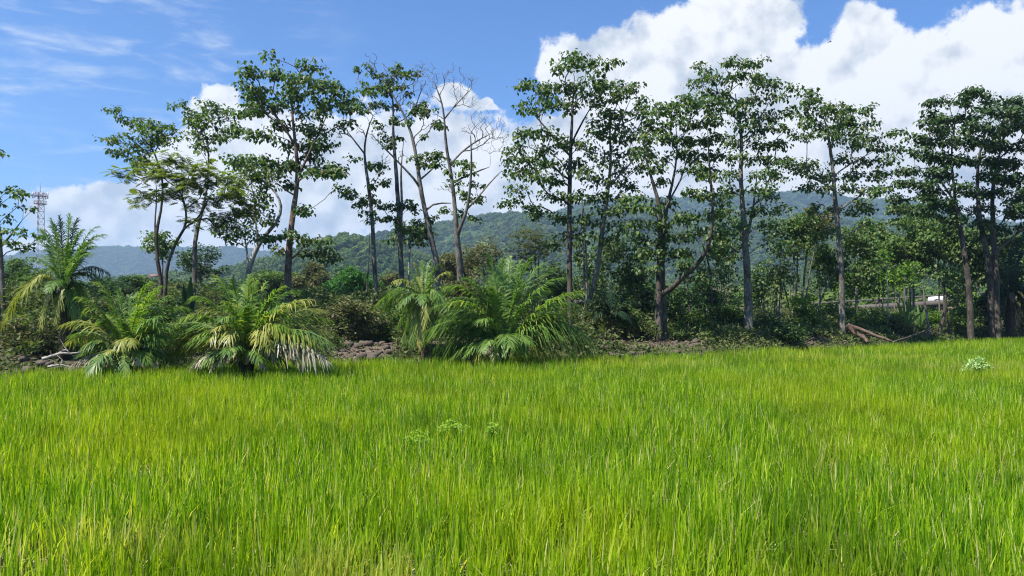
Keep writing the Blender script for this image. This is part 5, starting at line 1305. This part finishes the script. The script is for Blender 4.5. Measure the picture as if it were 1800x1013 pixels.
mb = MB(); mb.box(((x0 + x1) / 2, 24.95, zt - .06), (4.3, .07, .12)); mb.build('eave_beam', M['wood'], hut, ho)
mb = MB(); mb.box(((x0 + x1) / 2, 26.8, zt + .22), (4.1, .08, .12)); mb.build('ridge_beam', M['wood'], hut, ho)

def house(label, px, row, D, w, d, h, roof_h, roofm, wallm='wall_white'):
    c = P(px, row, D); root = empty('house', c, label, 'house')
    mb = MB(); mb.box(c + np.array([0, 0, h / 2]), (w, d, h)); mb.build('wall', M[wallm], root, c)
    v = np.array([[-w * .58, -d * .6, h], [w * .58, -d * .6, h], [w * .58, d * .6, h], [-w * .58, d * .6, h], [-w * .45, 0, h + roof_h], [w * .45, 0, h + roof_h]]) + c
    mb = MB(); mb.add(v, [[0, 1, 5, 4], [2, 3, 4, 5], [0, 3, 2, 1]], [[0, 4, 3], [1, 2, 5]]); mb.build('roof', M[roofm], root, c)
    for k in (-1, 1):
        mb = MB(); mb.box(c + np.array([k * w * .25, -d / 2 - .02, h * .55]), (w * .16, .06, h * .35)); mb.build('window', M['glass_dark'], root, c)
    mb = MB(); mb.box(c + np.array([0, -d / 2 - .02, h * .36]), (w * .13, .06, h * .7)); mb.build('door', M['wood'], root, c)
house('far red-roofed house between the trees behind the left bushy palm', 273, 496, 290, 3.8, 5, 2.0, 1.0, 'roof_red')
house('tiny white-walled building low behind the middle tall trunk', 1010, 553, 62, 2.0, 3, .9, .35, 'concrete')

def cable(label, pts, r):
    pts = np.array(pts); t = np.linspace(0, 1, 24)[:, None]
    L = pts[0] * (1 - t) + pts[1] * t; L[:, 2] -= (4 * t[:, 0] * (1 - t[:, 0])) * 1.0
    o = mesh_obj('power_cable', *tube(L, np.full(24, r), 5)[:2], M['cable'], None, L[0])
    tag(o, label, 'cable')
def upole(label, px, D, row):
    p = P(px, row, D); b0 = np.array([p[0], D, gz(p[0], D)])
    root = empty('utility_pole', b0, label, 'pole')
    mb = MB(); mb.tube([b0 - np.array([0, 0, .2]), p + np.array([0, 0, .3])], [.14, .10], 10); mb.build('shaft', M['concrete'], root, b0)
    mb = MB(); mb.box(p - np.array([0, 0, .1]), (1.4, .1, .12)); mb.build('crossarm', M['wood'], root, b0)
    return p
pa = upole('grey utility pole hidden among leaves left of the furrowed trunk', 1262, 98, 508); pb = upole('grey utility pole among the leaves right of the pyramid-crowned tree', 1590, 88, 478)
cable('upper black cable sagging across the far green slope', [pa + np.array([.5, 0, 0]), pb + np.array([.5, 0, 0])], .022)
cable('lower black cable sagging just above the parapet line', [pa + np.array([-.5, 0, -.9]), pb + np.array([-.5, 0, -.9])], .022)

bp = P(1459, 74, 70)
bird = empty('bird', bp, 'tiny dark bird gliding in front of the right-hand clouds', 'bird')
mb = MB(); mb.tube([bp + np.array([-.14, 0, 0]), bp + np.array([-.05, 0, .01]), bp + np.array([.05, 0, .01]), bp + np.array([.13, 0, .03]), bp + np.array([.17, 0, .03])], [.012, .035, .035, .022, .005], 8); mb.build('body', M['feather'], bird, bp)
for sg in (-1, 1):
    v = np.array([[-.04, 0, .02], [.05, 0, .02], [.02, sg * .16, .07], [-.03, sg * .16, .07], [-.05, sg * .3, .03], [-.03, sg * .3, .03]])
    v2 = v - np.array([0, 0, .008]); V = np.vstack([v, v2]) + bp
    mb = MB(); mb.add(V, [[0, 1, 2, 3], [3, 2, 5, 4], [6, 9, 8, 7], [9, 10, 11, 8], [0, 6, 7, 1], [1, 7, 8, 2], [2, 8, 11, 5], [4, 10, 9, 3], [3, 9, 6, 0], [5, 11, 10, 4]]); mb.build('wing', M['feather'], bird, bp)
jp = P(1753, 570, 47.5); jp[2] = gz(jp[0], 47.5)
jug = empty('plastic_jug', jp, 'small yellow plastic container at the foot of the black-green palm', 'container')
mb = MB(); mb.tube([jp + np.array([0, 0, z]) for z in (0, .02, .3, .42, .5)], [.12, .15, .16, .12, .05], 12); mb.build('body', M['yellow_plastic'], jug, jp, True)
mb = MB(); mb.tube([jp + np.array([0, 0, .5]), jp + np.array([0, 0, .56])], [.045, .045], 10); mb.build('cap', M['yellow_plastic'], jug, jp)

# ------------------------------------------------------------ far woods (uncountable): crown instances on the slopes
def crown_proto(seed):
    rng = np.random.default_rng(seed)
    lob = []
    for k in range(11):
        a = rng.random() * 6.28; q = rng.random() ** .6 * .68
        lob.append([math.cos(a) * q, math.sin(a) * q, .35 + .55 * (1 - q) + rng.normal() * .08, .24 + .16 * rng.random()])
    P_, N_ = [], []
    for x, y, z, r in lob:
        v = unit(rng.normal(size=(46, 3))); v[:, 2] = np.abs(v[:, 2]) * 1.0 - .25; v = unit(v)
        P_.append(np.array([x, y, z]) + v * r * (.85 + .25 * rng.random((46, 1)))); N_.append(v)
    P_ = np.vstack(P_); N_ = np.vstack(N_)
    d = unit(np.cross(N_, rng.normal(size=N_.shape)) + N_ * .2)
    L = .15 + .12 * rng.random(len(P_))
    V, Q = leaf_geo(P_ - d * (L * .5)[:, None], d, unit(N_ + rng.normal(size=N_.shape) * .35), L, L * .8)
    mb = MB(); mb.add(V, Q); mb.tube([[0, 0, -.6], [0, 0, .5]], [.04, .03], 4)
    me_o = mb.build('crown_form', M['forest'])
    COL.objects.unlink(me_o)
    return me_o
pc = bpy.data.collections.new('forest_crown_forms')
for k in range(6): pc.objects.link(crown_proto(300 + k))

rng = np.random.default_rng(77)
ptsU, ptsY, sc = [], [], []
Y = 62.0
while Y < 3000:
    R = 2.3 if Y < 100 else (2.8 + (Y - 100) * .0042 if Y < 600 else 4.9 + (Y - 600) * .0020)
    stepx = R * 1.5
    n = int(2.1 * Y / stepx)
    u_ = (np.arange(n) + rng.random(n)) / n * 2.1 - 1.05
    ptsU.append(u_); ptsY.append(np.full(n, Y) + rng.uniform(-.5, .5, n) * R * 1.3); sc.append(R * (.5 + 1.0 * rng.random(n) ** 1.5))
    Y += R * 1.35
U = np.concatenate(ptsU); Yp = np.concatenate(ptsY); S = np.concatenate(sc)
Z = np.where(Yp < 106, 1.0, hills_z(U, Yp))
# keep what a viewer on the field could see: drop points hidden behind nearer crests
bins = np.clip(((U + 1.1) / 2.2 * 500).astype(int), 0, 499); order = np.argsort(Yp); mx = np.full(500, -9.); keep = np.zeros(len(U), bool)
for i in order:
    top = (Z[i] + S[i] * 1.2 + 4 - CZ) / Yp[i]; gs = (Z[i] + 2.0 - CZ) / Yp[i]
    if top > mx[bins[i]] - .004: keep[i] = True
    mx[bins[i]] = max(mx[bins[i]], gs)
clear = fbm(U * Yp, Yp, 90., 3)
keep &= (clear < .60) | (rng.random(len(U)) < .3)
Xp = U * Yp
# leave the road, the field and the near strip open
rt = (Xp - RA[0]) * u[0] + (Yp - RA[1]) * u[1]; ro = (Xp - RA[0]) * nrm[0] + (Yp - RA[1]) * nrm[1]
keep &= ~((Yp < 110) & (ro < 12) & (ro > -14))
keep &= ~((Yp < 110) & (bound_d(Xp, Yp) < 26))
keep &= ~((Yp < 100) & (rng.random(len(U)) < .3))
Xp, Yp, Z, S = Xp[keep], Yp[keep], Z[keep], S[keep]
print('forest crowns', len(Xp))
me = bpy.data.meshes.new('forest_points')
me.vertices.add(len(Xp)); me.vertices.foreach_set('co', np.stack([Xp, Yp, Z - S * .1], -1).astype(np.float32).ravel())
at = me.attributes.new('size', 'FLOAT', 'POINT'); at.data.foreach_set('value', S.astype(np.float32))
fo = bpy.data.objects.new('forest', me); COL.objects.link(fo)
tag(fo, 'dense forest covering the hillsides behind the trees', 'forest', kind='stuff')
ng = bpy.data.node_groups.new('scatter_crowns', 'GeometryNodeTree')
ng.interface.new_socket('Geometry', in_out='INPUT', socket_type='NodeSocketGeometry')
ng.interface.new_socket('Geometry', in_out='OUTPUT', socket_type='NodeSocketGeometry')
gi = ng.nodes.new('NodeGroupInput'); go = ng.nodes.new('NodeGroupOutput')
m2p = ng.nodes.new('GeometryNodeMeshToPoints'); iop = ng.nodes.new('GeometryNodeInstanceOnPoints')
ci = ng.nodes.new('GeometryNodeCollectionInfo'); ci.inputs['Collection'].default_value = pc
ci.inputs['Separate Children'].default_value = True; ci.inputs['Reset Children'].default_value = True
na = ng.nodes.new('GeometryNodeInputNamedAttribute'); na.data_type = 'FLOAT'; na.inputs['Name'].default_value = 'size'
rv_ = ng.nodes.new('FunctionNodeRandomValue'); rv_.data_type = 'FLOAT_VECTOR'
rv_.inputs[0].default_value = (0, 0, 0); rv_.inputs[1].default_value = (0.15, 0.15, 6.283)
cx = ng.nodes.new('ShaderNodeCombineXYZ')
mz = ng.nodes.new('ShaderNodeMath'); mz.operation = 'MULTIPLY'; mz.inputs[1].default_value = 1.0
ln = ng.links.new
ln(gi.outputs[0], m2p.inputs[0]); ln(m2p.outputs[0], iop.inputs['Points']); ln(ci.outputs[0], iop.inputs['Instance'])
iop.inputs['Pick Instance'].default_value = True
ln(rv_.outputs[0], iop.inputs['Rotation']); ln(na.outputs[0], mz.inputs[0])
ln(na.outputs[0], cx.inputs[0]); ln(na.outputs[0], cx.inputs[1]); ln(mz.outputs[0], cx.inputs[2])
ln(cx.outputs[0], iop.inputs['Scale']); ln(iop.outputs[0], go.inputs[0])
md = fo.modifiers.new('scatter', 'NODES'); md.node_group = ng

# ------------------------------------------------------------ air
hz, nb = new_mat('haze_air')
pv = nb.n('ShaderNodeVolumePrincipled')
pv.inputs['Color'].default_value = (.52, .74, 1.0, 1)
pv.inputs['Density'].default_value = 0.00025
pv.inputs['Anisotropy'].default_value = 0.2
om = nb.n('ShaderNodeOutputMaterial'); nb.t.links.new(pv.outputs[0], om.inputs['Volume'])
mb = MB(); mb.box((0, 1750, 190), (8200, 3900, 384))
tag(mb.build('haze', hz), 'thin bluish haze filling the air up to the hills', 'haze', kind='stuff')
